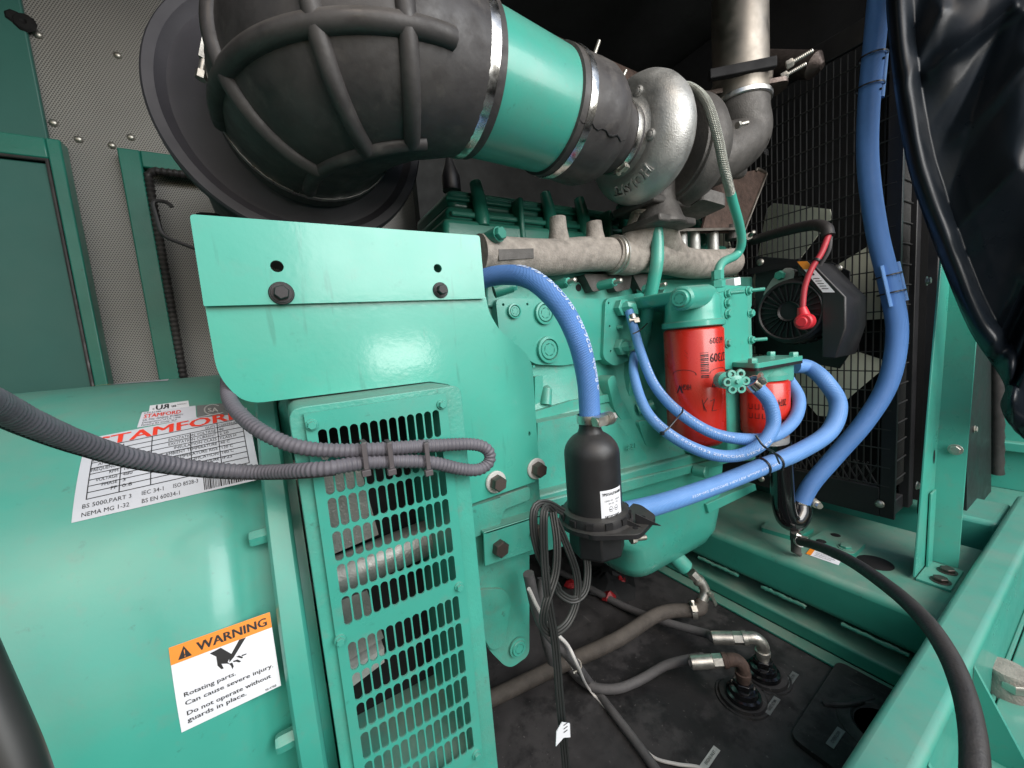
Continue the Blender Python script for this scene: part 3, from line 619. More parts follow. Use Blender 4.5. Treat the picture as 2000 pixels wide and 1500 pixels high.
m = MB(); A, B = PX(1470, 122, 1.25), PX(1590, 128, 1.25); m.tube([A-(B-A)*.5, A, B, B+(B-A)*.12], [.03, .03, .03, .008], 24); obj('tube', m, 'steel_dark', mf)
hs = thing('heat_shield', 'rusty bracket plate edge and studs on top of the intake boot', 'bracket', PY(1190, 150, .72))
m = MB(); m.tube([PY(1060, 95, .75), PY(1300, 195, .75)], .03, 20); obj('tube', m, 'rust', hs)
for x, y, x2, y2 in ((1158, 115, 1170, 80), (1212, 160, 1222, 138)):
    A, B = PY(x, y, .66), PY(x2, y2, .66); bolt(hs, A, B-A, .0045, (B-A).length, 'zinc', 'stud'); bolt(hs, A, B-A, .008, .010, 'zinc')
m = MB(); m.plate([(1135, 100), (1170, 108), (1165, 130), (1138, 120)], .66, .06); obj('plate', m, 'steel_dark', hs)
tl = thing('turbo_stay', 'dark steel triangular stay plate with bright edge under the exhaust elbow', 'bracket', PY(1440, 400, .6))
m = MB(); m.plate([(1395, 345), (1490, 330), (1497, 345), (1450, 455), (1370, 455), (1385, 400)], .60, .006, .01); obj('plate', m, 'rust', tl, bevel=.001)
m = MB(); m.tube(rnd([PY(1478, 328, .598), PY(1498, 338, .598), PY(1452, 455, .598)], .01), .0035, 8); obj('edge', m, 'steel_pipe', tl)
m = MB(); A = PY(1428, 335, .52); m.cyl(A, PY(1485, 335, .60)-A, .017, .08, 20, .003); obj('boss', m, 'cast_dark', tl)
# ================================================================= valve cover
vc = thing('valve_cover', 'dark green stepped cast valve cover under the intake pipe', 'valve cover', (.6, .8, .2))
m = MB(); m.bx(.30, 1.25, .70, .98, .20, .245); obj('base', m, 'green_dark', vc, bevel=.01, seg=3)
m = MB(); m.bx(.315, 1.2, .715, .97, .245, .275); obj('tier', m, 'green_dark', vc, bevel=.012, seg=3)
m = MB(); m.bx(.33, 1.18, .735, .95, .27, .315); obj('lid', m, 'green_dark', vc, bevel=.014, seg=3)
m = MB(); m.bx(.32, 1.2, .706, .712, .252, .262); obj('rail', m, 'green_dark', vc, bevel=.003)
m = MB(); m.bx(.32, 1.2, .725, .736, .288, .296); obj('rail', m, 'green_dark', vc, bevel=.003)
for x in (.385, .56, .66, .80, .98, 1.12):
    m = MB(); m.tube([V(x, .722, .325), V(x, .712, .29), V(x, .706, .25), V(x, .703, .235)], [.012, .014, .016, .012], 14); obj('bolt_boss', m, 'green_dark', vc)
for x in (.47, .73, .90): obj('web', MB().bx(x, x+.012, .695, .73, .21, .30), 'green_dark', vc, bevel=.004)
m = MB(); A = PY(880, 345, .8); m.lathe([(.02, -.03), (.02, 0), (.012, .02), (.006, .04)], A, (0, 0, 1), 14); obj('breather', m, 'plastic_black', vc)
A = PY(945, 472, .60); B = PY(975, 457, .56); m = MB(); m.tube([A, B], .0125, 16); obj('spacer', m, 'green_dark', vc); bolt(vc, B, B-A, .011, .008, 'green_dark')
# ================================================================= engine block
en = thing('engine_block', 'teal cast engine block with ribbed side, cover plates, plugs and oil pan rail', 'engine', (.65, .8, -.6))
EY = .64
m = MB(); m.bx(.34, 1.10, EY+.012, 1.05, -.40, .20); obj('block', m, 'green_cast', en, bevel=.012, seg=3)
m = MB(); m.plate([(950, 555), (1470, 540), (1470, 590), (950, 600)], EY+.004, .03); obj('head_deck', m, 'green_cast', en, bevel=.004)
def pplate(name, px, Y, th, rad=.008, mt='green', bev=.003, holes=()):
    m = MB(); m.plate(px, Y, th, rad, holes); return obj(name, m, mt, en, bevel=bev)
pplate('cover_plate', [(968, 583), (1195, 583), (1190, 700), (1100, 714), (1050, 712), (1035, 705), (975, 650)], EY-.008, .03, .012, 'green', .003, [(983, 595, .0026), (1030, 594, .0026), (1043, 716, .0026)])
pplate('cover_plate', [(1183, 583), (1262, 570), (1262, 690), (1200, 716), (1178, 700)], EY-.018, .03, .014, 'green', .003, [(1189, 592, .0025), (1191, 637, .0025), (1193, 686, .0025)])
pplate('side_casting', [(1235, 700), (1300, 560), (1310, 870), (1260, 865), (1228, 770)], EY-.012, .04, .012, 'green_cast', .006)
# curved skirt of the crankcase
m = MB(); rings = []
for i in range(25):
    x = .2+.88*i/24; rg = []
    for z, y in ((.02, EY+.01), (-.06, EY+.008), (-.10, EY+.004), (-.13, EY-.006), (-.17, EY-.026), (-.21, EY-.036), (-.25, EY-.042), (-.285, EY-.044), (-.30, EY-.06), (-.325, EY-.062), (-.335, EY-.05), (-.36, EY+.05)):
        w = .006*math.sin(x*21)*max(0, min(1, (z+.28)*6))*(1 if z < -.04 else 0); rg.append(V(x, y+w, z))
    rings.append(rg)
m.loft(rings, False, False); obj('crankcase', m, 'green_cast', en, smooth=45)
pplate('ledge', [(1040, 806), (1118, 782), (1190, 770), (1200, 782), (1120, 800), (1040, 826)], EY-.022, .04, .004, 'green_cast', .012)
m = MB(); m.tube([PY(1066, 790, EY-.008), PY(1068, 762, EY-.004), PY(1068, 755, EY+.01)], [.012, .011, .006], 14); obj('boss', m, 'green_cast', en)
pplate('ledge', [(1045, 735), (1060, 733), (1062, 790), (1045, 795)], EY-.004, .04, .004, 'green_cast', .01)
pplate('rib', [(1186, 742), (1200, 730), (1214, 780), (1238, 822), (1262, 842), (1255, 858), (1226, 838), (1200, 800)], EY-.030, .05, .012, 'green_cast', .014)
pplate('rib', [(1246, 822), (1268, 822), (1290, 848), (1287, 876), (1262, 872)], EY-.044, .05, .012, 'green_cast', .014)
pplate('access_cover', [(1050, 826), (1176, 800), (1196, 812), (1226, 850), (1258, 880), (1266, 896), (1252, 906), (1050, 958)], EY-.054, .04, [.0, .01, .02, .02, .02, .016, .02, 0], 'green_cast', .012)
pplate('oil_rail', [(1025, 975), (1430, 868), (1430, 886), (1025, 1000)], EY-.078, .06, 0, 'green_cast', .004)
pplate('oil_rail', [(930, 1010), (1430, 889), (1432, 902), (930, 1045)], EY-.085, .06, 0, 'green_cast', .003)
for x, y, r in ((1003, 608, .0125), (1062, 612, .020), (1070, 683, .024), (1083, 910, .020)):
    Yp = EY-.009 if y < 700 else EY-.045; p = PY(x, y, Yp)
    m = MB(); m.lathe([(r*1.15, .0), (r*1.15, -.0), (r*1.12, .006), (r*.92, .0065), (r*.88, .002)], p, (0, -1, 0), 28, cap=False); obj('plug_seat', m, 'green', en)
    bolt(en, p+V(0, .007, 0), (0, -1, 0), r*.86, .013, 'green', 'plug')
for x, y, Yp, r in ((1275, 912, EY-.06, .012), (1208, 640, EY-.02, .004)):
    bolt(en, PY(x, y, Yp), (0, -1, 0), r, .012, 'green_cast', 'flange_bolt')
m = MB(); m.cyl(PY(1355, 918, EY-.085), (.2, -1, 0), .014, .03, 18, .002); obj('dowel', m, 'green', en)
m = MB(); m.tube([PY(1245, 800, EY-.03), PY(1275, 790, EY-.05)], .013, 14); obj('stub', m, 'green_cast', en)
k = MB()
for x, y, w, tx in ((1225, 880, .03, '8.3 L'),):
    o_ = PY(x, y, EY-.064); write(k, tx, flat(o_, (1, 0, -.0), (0, 0, 1)), 0, 0, w, .012, .01)
o = obj('cast_lettering', k, 'green_cast', en, smooth=0); sm = o.modifiers.new('s', 'SOLIDIFY'); sm.thickness = .003; sm.offset = 0
# head bolts along the top of the block, dark ports
for x, y in ((1105, 552), (1195, 553), (1282, 560)):
    A = PY(x, y, .60); B = PY(x+17, y-5, .575); m = MB(); m.tube([PY(x-38, y+8, .635), A], .0105, 14); obj('spacer', m, 'green_dark', en); bolt(en, A, B-A, .0095, .009, 'green'); bolt(en, A, B-A, .0048, .028, 'zinc', 'stud')
for x, y in ((1130, 562), (1213, 562), (1285, 563)): m = MB(); m.lathe([(.008, 0), (.006, .0006), (.0001, .0006)], PY(x, y, EY+.0035), (0, -1, 0), 16); obj('port', m, 'void_black', en)
for x in (1140, 1185, 1235): pplate('exhaust_port', [(x, 535), (x+50, 535), (x+45, 565), (x+18, 570)], EY-.02, .03, .006, 'cast_dark', .004)
A = PY(965, 570, .58); m = MB(); m.tube([A, A+V(.03, -.01, .008)], .011, 14); obj('spacer', m, 'green_dark', en); bolt(en, A+V(.03, -.01, .008), (.9, -.5, .2), .0095, .008, 'green')
# ---- oil pan
op = thing('oil_pan', 'rounded teal oil pan bulging below the engine block', 'oil pan', (.78, .7, -.6))
m = MB(); rings = []
for z, x0, x1, y0, r in ((-.335, .16, 1.0, .575, .03), (-.37, .16, 1.0, .575, .03), (-.42, .50, 1.0, .572, .05), (-.50, .62, .995, .575, .06), (-.55, .63, .985, .58, .06), (-.58, .645, .965, .592, .06), (-.60, .68, .93, .615, .05), (-.608, .72, .90, .65, .05)):
    rings.append(rnd([V(x0, y0, z), V(x1, y0, z), V(x1, 1.0, z), V(x0, 1.0, z)], r, 6))
m.loft(rings); obj('pan', m, 'green', op, smooth=60)
m = MB(); m.plate([(1380, 985), (1432, 962), (1475, 945), (1478, 957), (1432, 980), (1385, 1003)], .565, .03); obj('tab', m, 'green', op, bevel=.002)
p = PY(1336, 1103, .60); m = MB(); m.cyl(p+V(-.02, .02, .03), V(.45, -.45, -.77), .021, .052, 20, .003); obj('drain_boss', m, 'green', op)
dv = thing('drain_valve', 'galvanised elbow drain valve with small lever under the oil pan', 'valve', p)
D = V(.45, -.45, -.77).normalized(); q = p + D*.026; m = MB(); m.cyl(q, D, .013, .022, 6); obj('hex_fitting', m, 'zinc', dv)
q2 = q + D*.02; m = MB(); P = spline([q2, q2+D*.022, q2+D*.036+V(-.006, 0, -.008), q2+D*.034+V(-.02, .0, -.03)], 6); m.tube(P, .0125, 16); m.cyl(q2+D*.004, D, .0155, .008, 18, .002); obj('elbow', m, 'zinc', dv)
m = MB(); c = q2+D*.03+V(-.005, -.016, -.008); m.cyl(c+V(0, .01, 0), (0, -1, 0), .006, .018, 12); m.prism(rnd([c+V(-.006, 0, .006), c+V(.005, 0, .006), c+V(.028, 0, -.04), c+V(.020, 0, -.044)], .003), (0, -.003, 0)); obj('lever', m, 'zinc', dv)
DRAIN = q2+D*.034+V(-.02, .0, -.03)
# ---- flywheel housing leg and angle bracket
fl = thing('housing_leg', 'teal cast flywheel housing leg with square socket plug at its foot', 'engine leg', (.24, .52, -.52))
m = MB(); m.plate([(905, 985), (1052, 935), (1060, 1040), (1034, 1075), (1034, 1280), (1000, 1304), (985, 1300), (945, 1260), (930, 1150), (912, 1100)], .50, .10, [0, 0, .01, .01, .012, .012, .02, .03, .01, 0]); obj('leg', m, 'green_cast', fl, bevel=.006, seg=3)
m = MB(); m.plate([(930, 1152), (985, 1150), (1000, 1170), (985, 1262), (960, 1272), (938, 1235)], .494, .02, .014); obj('pocket', m, 'green_cast', fl, bevel=.008, seg=3)
p = PY(1011, 1263, .498); bolt(fl, p, (0, -1, 0), .0125, .006, 'green', 'plug', spin=.6); m = MB(); m.lathe([(.0155, 0), (.0155, .003), (.012, .0035)], p, (0, -1, 0), 24, cap=False); obj('plug_seat', m, 'green', fl)
m = MB(); m.plate([(912, 992), (1035, 950), (1036, 975), (985, 995), (975, 1030), (915, 1055)], .488, .02, .006); obj('web', m, 'green_cast', fl, bevel=.008, seg=3)
m = MB(); m.plate([(905, 960), (1020, 905), (1048, 930), (1055, 1000), (910, 1060)], .512, .08, 0); obj('shoulder', m, 'green_cast', fl, bevel=.006)
ab = thing('angle_bracket', 'narrow teal angle bracket with dark hex bolts below the bracket plate', 'bracket', (.29, .48, -.3))
m = MB(); m.plate([(945, 1040), (1062, 1003), (1062, 1068), (947, 1107)], .478, .004); obj('face', m, 'green', ab, bevel=.0012)
A, B = PY(945, 1040, .478), PY(1062, 1003, .478); m = MB(); m.prism([A, B, B+V(0, .045, .0), A+V(0, .045, 0)], (0, 0, -.004)); obj('ledge', m, 'green', ab, bevel=.001)
for x, y in ((975, 1069), (1046, 1037)): bolt(ab, PY(x, y, .478), (0, -1, 0), .0125, .011, 'steel_dark')
# ================================================================= exhaust manifold
em = thing('exhaust_manifold', 'rough grey cast iron exhaust manifold tube with upright bosses', 'exhaust manifold', (.7, .6, .12))
MY = .60
P = resample(spline([PY(935, 497, MY), PY(1000, 502, MY), PY(1080, 503, MY), PY(1140, 497, MY), PY(1190, 497, MY)], 6), .006)
m = MB(); m.tube(P, .034, 28); obj('front_tube', m, 'cast_iron', em)
m = MB(); m.tube(resample(spline([PY(1192, 497, MY), PY(1225, 505, MY), PY(1260, 500, MY), PY(1300, 505, MY), PY(1350, 515, MY), PY(1400, 515, MY), PY(1428, 512, MY)], 6), .006), .036, 28); obj('rear_tube', m, 'cast_iron', em)
c = PY(1200, 498, MY); ax = PY(1215, 500, MY)-PY(1185, 497, MY); m = MB(); m.lathe([(.034, -.008), (.040, -.006), (.041, -.002), (.037, -.001), (.037, .001), (.041, .002), (.041, .006), (.036, .008)], c, ax, 36); obj('slip_joint', m, 'zinc', em)
m = MB(); P = spline([PY(1232, 505, MY), PY(1240, 480, MY), PY(1256, 455, MY-.01), PY(1268, 430, MY-.02), PY(1272, 415, MY-.025)], 6); n_ = len(P); m.tube(P, [.034+.014*i/n_ for i in range(n_)], 24); obj('riser', m, 'cast_iron', em)
m = MB(); P = spline([PY(1330, 512, MY), PY(1305, 490, MY), PY(1290, 460, MY-.01), PY(1278, 430, MY-.02), PY(1275, 415, MY-.025)], 6); n_ = len(P); m.tube(P, [.034+.012*i/n_ for i in range(n_)], 24); obj('riser', m, 'cast_iron', em)
fl_ = PY(1272, 412, MY-.02); m = MB(); m.box(fl_+V(0, 0, .004), (.125, .11, .016)); obj('flange', m, 'cast_dark', em, bevel=.004)
for dx in (-.05, .05): bolt(em, fl_+V(dx, -.045, .012), (0, 0, 1), .009, .012, 'cast_dark')
for x, y, y2, r in ((1092, 478, 425, .0155), (1163, 478, 434, .0155)):
    A, B = PY(x, y, MY), PY(x-3, y2, MY); m = MB(); m.tube([A, A.lerp(B, .55), B], [r*1.45, r*1.1, r], 20); obj('boss', m, 'cast_iron', em)
for x, y2 in ((1330, 448), (1355, 450), (1392, 455)):
    A, B = PY(x+2, 500, MY), PY(x, y2, MY); m = MB(); m.tube([A, B], .0135, 18); obj('boss', m, 'cast_alu', em)
k = MB(); k.plate([(974, 487), (1042, 485), (1043, 504), (975, 508)], MY-.0345, .002); obj('name_pad', k, 'cast_dark', em)
hp = thing('lifting_plate', 'flat steel heat plate lying on three bosses at the right of the manifold', 'plate', PY(1380, 455, .58))
A = [PY(1318, 452, .57), PY(1443, 449, .57), PY(1440, 449, .66), PY(1330, 450, .66)]; m = MB(); m.prism(rnd(A, .008), (0, 0, .006)); obj('plate', m, 'steel_pipe', hp, bevel=.001)
m = MB(); m.tube([PY(1432, 468, .60), PY(1432, 440, .60)], .02, 20); obj('sleeve', m, 'cast_dark', hp)
# ================================================================= oil filter and its head
def vcyl(c, r):
    """label coordinates on an upright cylinder: u metres to the right seen from the door side, v metres up"""
    dh = V(-c.x, -c.y, 0).normalized(); sh = V(-dh.y, dh.x, 0)
    if sh.dot(RT) < 0: sh = -sh
    return lambda u, v, k=.0005: V(c.x, c.y, 0) + dh*((r+k)*math.cos(u/r)) + sh*((r+k)*math.sin(u/r)) + V(0, 0, v)
OC = V(.746, .494, 0); OR = .0575
zt, zb = PY(1355, 640, .455).z, PY(1360, 882, .455).z
f = thing('oil_filter', 'tall red spin-on oil filter canister with black print', 'oil filter', (OC.x, OC.y, zb))
m = MB(); m.lathe([(.02, zb+.004), (.040, zb), (OR-.008, zb+.003), (OR-.002, zb+.010), (OR, zb+.02), (OR, zt-.006), (OR-.002, zt-.003), (OR-.006, zt)], OC, (0, 0, 1), 64); obj('canister', m, 'red_can', f, smooth=50)
fn = vcyl(OC, OR); k = MB(); H = zt-zb
def ins(x, y): return lambda u, v: fn(x-u, y-v)           # print that stands upside down
write(k, '27309', ins(.075, zt-.053), 0, 0, .045, .017, .03); write(k, '60309', ins(.065, zt-.022), 0, 0, .035, .012, .005)
for j in range(14): w = random.choice((.0009, .0016, .0026)); rect(k, fn, .012, zt-.05-.0037*j, .027, zt-.05-.0037*j-w)
for j in range(6): rect(k, fn, -.045, zt-.044-.0028*j, -.015+.002*(j % 3), zt-.0448-.0028*j)
write(k, 'HIGH', ins(-.006, zt-.112), 0, 0, .019, .011, .02); write(k, 'V', ins(-.022, zt-.114), 0, 0, .013, .016, .03); write(k, 'Velocity', ins(.066, zt-.112), 0, 0, .034, .012, .02)
for cx in (-.02, .052):
    for s_ in range(14): a = -.2+s_*.24; q = lambda aa, g_: fn(cx+.024*math.cos(aa), zt-.088-.004+g_*math.sin(aa)*.010); k.add([q(a, 1), q(a+.24, 1), fn(cx+.0225*math.cos(a+.24), zt-.0915+.0085*math.sin(a+.24)), fn(cx+.0225*math.cos(a), zt-.0915+.0085*math.sin(a))], [(0, 1, 2, 3)])
obj('print', k, 'black_print', f, smooth=0)
k = MB(); z0 = zt-.165
for a, b_ in (((.016, 0), (.013, .022)), ((.0145, .012), (.023, .024)), ((.0145, .012), (.020, -.002)), ((.028, .018), (.037, .021)), ((.037, .021), (.031, -.002)), ((.031, -.002), (.042, -.001))):
    k.tube([fn(a[0]+(b_[0]-a[0])*i/4, z0+a[1]+(b_[1]-a[1])*i/4) for i in range(5)], .0006, 5)
obj('marker_writing', k, 'black_print', f)
h = thing('oil_filter_housing', 'teal cast oil filter head bolted to the engine side above the tall red filter', 'filter head', (OC.x, OC.y, zt))
m = MB(); m.lathe([(OR+.001, zt+.001), (OR+.0035, zt+.003), (OR+.0035, zt+.012), (OR-.002, zt+.015), (OR-.004, zt+.03), (OR-.004, zt+.058), (OR-.012, zt+.07), (.02, zt+.075)], OC, (0, 0, 1), 56); obj('bowl', m, 'green', h, smooth=45)
A = PY(1330, 583, .44); m = MB(); m.cyl(A, PY(1420, 572, .50)-A, .022, .13, 24, .004); obj('side_boss', m, 'green', h); bolt(h, A, A-PY(1420, 572, .50), .015, .008, 'green', 'plug', spin=.4)
m = MB(); m.plate([(1332, 565), (1405, 556), (1468, 560), (1468, 600), (1405, 600), (1340, 590)], .475, .12, .006); obj('top_casting', m, 'green', h, bevel=.006, seg=3)
m = MB(); m.plate([(1404, 572), (1459, 560), (1463, 690), (1470, 716), (1416, 722), (1412, 640)], .452, .014, .006); obj('cooler_plate', m, 'green', h, bevel=.003)
m = MB(); m.plate([(1418, 580), (1468, 570), (1478, 900), (1425, 905)], .468, .2, .0); obj('cooler_body', m, 'green_cast', h, bevel=.006)
for i, (x, y) in enumerate([(1420, 573), (1420, 592), (1421, 613), (1421, 670), (1461, 568), (1465, 612), (1466, 664)]):
    p = PY(x, y, .451); bolt(h, p, (0, -1, 0), .0078, .008, 'green', 'flange_bolt')
    if i in (0, 4, 6): bolt(h, p+V(0, -.006, 0), (.6, -.6, 0), .004, .026, 'green', 'stud')
m = MB(); m.plate([(1434, 543), (1446, 541), (1447, 556), (1435, 558)], .475, .02, .002); obj('sensor_tag', m, 'label_white', h, bevel=.001)
# ================================================================= coolant filter with valve head
CC = V(.890, .426, 0); CR = .0465
ct, cb = PY(1495, 752, .39).z, PY(1500, 864, .39).z
f = thing('coolant_filter', 'short red spin-on coolant filter behind the blue hose loops', 'coolant filter', (CC.x, CC.y, cb))
m = MB(); m.lathe([(.03, cb), (CR-.006, cb+.001), (CR-.001, cb+.006), (CR, cb+.012), (CR, ct-.004), (CR-.004, ct)], CC, (0, 0, 1), 56); obj('canister', m, 'red_can', f, smooth=50)
fn = vcyl(CC, CR); k = MB(); write(k, '2074', lambda u, v: fn(.043-u, ct-.036-v), 0, 0, .018, .014, .03); write(k, 'NF', lambda u, v: fn(.046-u, ct-.078-v), 0, 0, .022, .018, .04)
for i in range(4):
    for j in range(2): rect(k, fn, -.03+.013*i, ct-.055-.02*j, -.022+.013*i, ct-.0562-.02*j); rect(k, fn, -.03+.013*i, ct-.045-.02*j, -.029+.013*i, ct-.0562-.02*j); rect(k, fn, -.023+.013*i, ct-.045-.02*j, -.022+.013*i, ct-.0562-.02*j)
obj('print', k, 'black_print', f, smooth=0)
m = MB(); m.lathe([(CR-.002, -.002), (CR-.002, -.016), (.035, -.02), (.03, -.02)], V(CC.x, CC.y, cb), (0, 0, 1), 40); obj('base_cup', m, 'cast_alu', f)
h = thing('filter_manifold', 'teal valve manifold with flat bolted top plate above the short red filter', 'manifold', (CC.x, CC.y, ct))
tp = [PZ(x, y, ct+.045) for x, y in ((1424, 712), (1468, 700), (1552, 702), (1545, 716), (1508, 722), (1430, 724))]
m = MB(); m.lathe([(CR-.004, .002), (CR-.004, .012), (CR-.015, .02), (.024, .045)], V(CC.x, CC.y, ct), (0, 0, 1), 36); obj('neck', m, 'green', h)
q = [V(CC.x+a, CC.y+b_, ct+.036) for a, b_ in ((-.10, -.035), (.075, -.045), (.10, .04), (-.06, .06))]
m = MB(); m.prism(rnd(q, .012), (0, 0, .010)); obj('top_plate', m, 'green', h, bevel=.002)
m = MB(); m.prism(rnd([x*1.0 for x in q], .012), (0, 0, -.006)); obj('gasket', m, 'plastic_black', h)
q2 = [V(CC.x+a, CC.y+b_, ct+.03) for a, b_ in ((-.06, -.02), (.06, -.035), (.085, .03), (-.05, .05))]; m = MB(); m.prism(rnd(q2, .012), (0, 0, -.035)); obj('body', m, 'green_cast', h, bevel=.006, seg=3)
for a, b_ in ((-.085, -.02), (.058, -.032), (.085, .025), (-.045, .045)): bolt(h, V(CC.x+a, CC.y+b_, ct+.046), (0, 0, 1), .009, .009, 'green')
hw = thing('valve_handwheel', 'small teal six-lobed valve handwheel left of the short red filter', 'handwheel', PY(1437, 745, .385))
c = PY(1437, 745, .375); ax = V(-.55, -.83, .05).normalized(); u, w, ax = frame(ax)
m = MB()
for i in range(6):
    a = i*math.pi/3; b_ = c + (u*math.cos(a) + w*math.sin(a))*.0155; m.lathe([(.004, -.003), (.0075, -.003), (.0085, 0), (.0075, .004), (.004, .004), (.004, -.003)], b_, ax, 16, cap=False)
m.lathe([(.001, -.003), (.010, -.003), (.012, .0), (.011, .004), (.004, .006), (.001, .006)], c, ax, 18); ho = obj('wheel', m, 'green', hw); bolt(hw, c+ax*.005, ax, .0042, .004, 'green')
m = MB(); m.tube([c-ax*.045, c-ax*.003], .008, 14); m.tube([c-ax*.05, c-ax*.03], .016, 18); m.tube([c-ax*.04+V(0, 0, 0), PY(1478, 752, .385)], .011, 14); obj('stem', m, 'green', hw)
# ================================================================= block heater
HC = V(.365, .405, 0); HR = .039
z1, z2, z3 = PY(1155, 838, .405).z, PY(1158, 1010, .40).z, PY(1160, 1092, .39).z
h = thing('block_heater', 'upright matte black domed block heater cylinder hanging from a blue hose', 'block heater', (HC.x, HC.y, z3))
m = MB(); m.lathe([(HR, z2), (HR, z1-.035)] + [(HR*math.cos(t), z1-.035+.0345*math.sin(t)) for t in (i*math.pi/2/9 for i in range(1, 7))] + [(.0175, z1-.003), (.0155, z1+.003), (.0155, z1+.012)], HC, (0, 0, 1), 56); obj('tank', m, 'plastic_black', h, smooth=50)
m = MB(); m.lathe([(HR, z2+.012), (HR+.008, z2+.010), (HR+.010, z2+.004), (HR+.010, z2-.002), (HR+.014, z2-.004), (HR+.014, z2-.010), (HR, z2-.012)], HC, (0, 0, 1), 56); obj('clamp_ring', m, 'plastic_black', h)
for i in range(12):
    a = i*math.pi/6+.15; d_ = V(math.cos(a), math.sin(a), 0); obj('ring_notch', MB().box(HC+d_*(HR+.0095)+V(0, 0, z2+.004), (.004, .010, .008), Matrix.Rotation(a, 3, 'Z')), 'void_black', h)
rt_ = V(RT.x, RT.y, 0).normalized(); bk = V(-rt_.y, rt_.x, 0)
q = [HC + rt_*a + bk*b_ + V(0, 0, z2-.004) for a, b_ in ((-.02, -.053), (.045, -.060), (.085, -.012), (.075, .03), (.02, .055), (-.045, .04))]
m = MB(); m.prism(rnd(q, .010), (0, 0, -.007)); obj('mount_flange', m, 'plastic_black', h, bevel=.0015)
for a in (.035, .060): 
    w_ = MB(); b0_ = HC + rt_*(a-.01) + bk*(-.03) + V(0, 0, z2-.004); w_.prism([b0_, b0_+V(0, 0, .014), b0_+rt_*.03+bk*-.012], bk*.003); obj('gusset', w_, 'plastic_black', h)
for a, b_ in ((.045, -.042), (.065, -.012)): m = MB(); m.lathe([(.004, 0), (.003, .0004), (.0001, .0004)], HC+rt_*a+bk*b_+V(0, 0, z2-.0038), (0, 0, 1), 14); obj('bolt_hole', m, 'void_black', h)
m = MB(); m.loft([[HC + V(r*math.cos(i*math.pi/4+.2), r*math.sin(i*math.pi/4+.2), z) for i in range(8)] for r, z in ((HR+.001, z2-.011), (HR+.001, z3+.004), (HR-.004, z3))]); obj('lower_cap', m, 'plastic_black', h, smooth=20, bevel=.002)
fn = vcyl(HC, HR); m = MB(); rect(m, fn, .008, z2+.007, .044, z2+.050, 8, 2); lb = obj('rating_label', m, 'label_white', h, smooth=0)
f2 = lambda u, v: fn(u, v, .0009); k = MB(); write(k, 'TPS151GT10-000', f2, .0105, z2+.0425, .031, .0038, .02); write(k, '1500 W   120 V', f2, .013, z2+.034, .026, .0022); write(k, '60 Hz 1 Ph', f2, .019, z2+.030, .016, .002); write(k, 'HOTSTART', f2, .013, z2+.0105, .024, .0042, .02)
for cx in (.022, .031):
    for i in range(10): a = i*.628; rect(k, f2, cx+.003*math.cos(a), z2+.0225+.0035*math.sin(a), cx+.003*math.cos(a)+.001, z2+.0235+.0035*math.sin(a))
rect(k, f2, .0205, z2+.022, .0235, z2+.0232); rect(k, f2, .0296, z2+.022, .0326, z2+.0232); obj('lettering', k, 'black_print', lb, smooth=0)
bolt(h, PY(1232, 1052, .375), (1, -.3, -.1), .008, .008, 'zinc'); bolt(h, PY(1238, 1052, .375), (1, -.3, -.1), .0042, .02, 'zinc', 'stud')
# ================================================================= blue hoses
def printed(t, fr, r, jobs, h):
    k = MB(); [tubeprint(k, fr, r, s0, s1, body, h, None, up) for s0, s1, body, up in jobs]; obj('print', k, 'hose_print', t, smooth=0)
t, fr = hose('heater_hose', [(890, 575, .58), (935, 548, .545), (985, 537, .505), (1040, 547, .46), (1093, 596, .425), (1128, 662, .405), (1146, 735, .404), (1151, 790, .405), HC+V(0, 0, z1+.004)], .0148, 'hose_blue', 'blue silicone hose arching from behind the bracket plate down to the heater top', 'hose', 'blue silicone hoses', 20, .004)
k = MB(); tubeprint(k, fr, .0150, .86, .30, 'o flexfab  5526-062  SILICONE HEATER', .0075, (.25, -1, .3), 1, .02)
L_ = fr[-1][4]
for i in range(70): s = .36+.0075*i; p, tt, a, b_, _ = at(fr, s); fc = V(.62, -1, .62); fc = (fc-tt*fc.dot(tt)).normalized(); g_ = tt.cross(fc); c0 = p+fc*.0152; k.add([c0-tt*.0005-g_*.0012, c0+tt*.0005-g_*.0012, c0+tt*.0012+g_*.0012, c0+tt*.0002+g_*.0012], [(0, 1, 2, 3)])
obj('print', k, 'hose_print', t, smooth=0)
clamp(t, HC+V(0, 0, z1+.016), (0, 0, 1), .0165, .012, 'steel', (.15, -1, .0), .0065, .034, spring=True)
t, fr = hose('heater_hose', [(1552, 715, .415), (1580, 718, .40), (1612, 745, .365), (1637, 790, .345), (1620, 842, .345), (1560, 882, .36), (1480, 915, .385), (1400, 947, .405), (1300, 981, .410), (1215, 1003, .405)], .0165, 'hose_blue_thin', 'blue hose running from the heater foot to the far side of the short red filter', 'hose', 'blue silicone hoses', 18, .005)
printed(t, fr, .0165, [(.80, .50, '5526-062 SILICONE HEATER flexfab 5526-062', -1)], .004)
tie(t, fr, .49, .0175); tie(t, fr, .53, .0175)
m = MB(); m.plate([(1482, 908), (1545, 884), (1547, 892), (1486, 918)], .39, .002); obj('tie_tag', m, 'red_boot', t)
t3, fr3 = hose('heater_hose', [(1228, 606, .60), (1238, 640, .58), (1252, 690, .555), (1278, 752, .525), (1322, 802, .475), (1390, 845, .425), (1462, 858, .385), (1515, 850, .365), (1552, 818, .365), (1560, 778, .38), (1540, 742, .41)], (.0095, .0125), 'hose_blue_thin', 'thin blue hose from the upper block fitting looping under to the short red filter', 'hose', 'blue silicone hoses', 16, .005)
printed(t3, fr3, .0112, [(.2, .55, '5526-033 SILICONE HEATER 5526-033', 1)], .003)
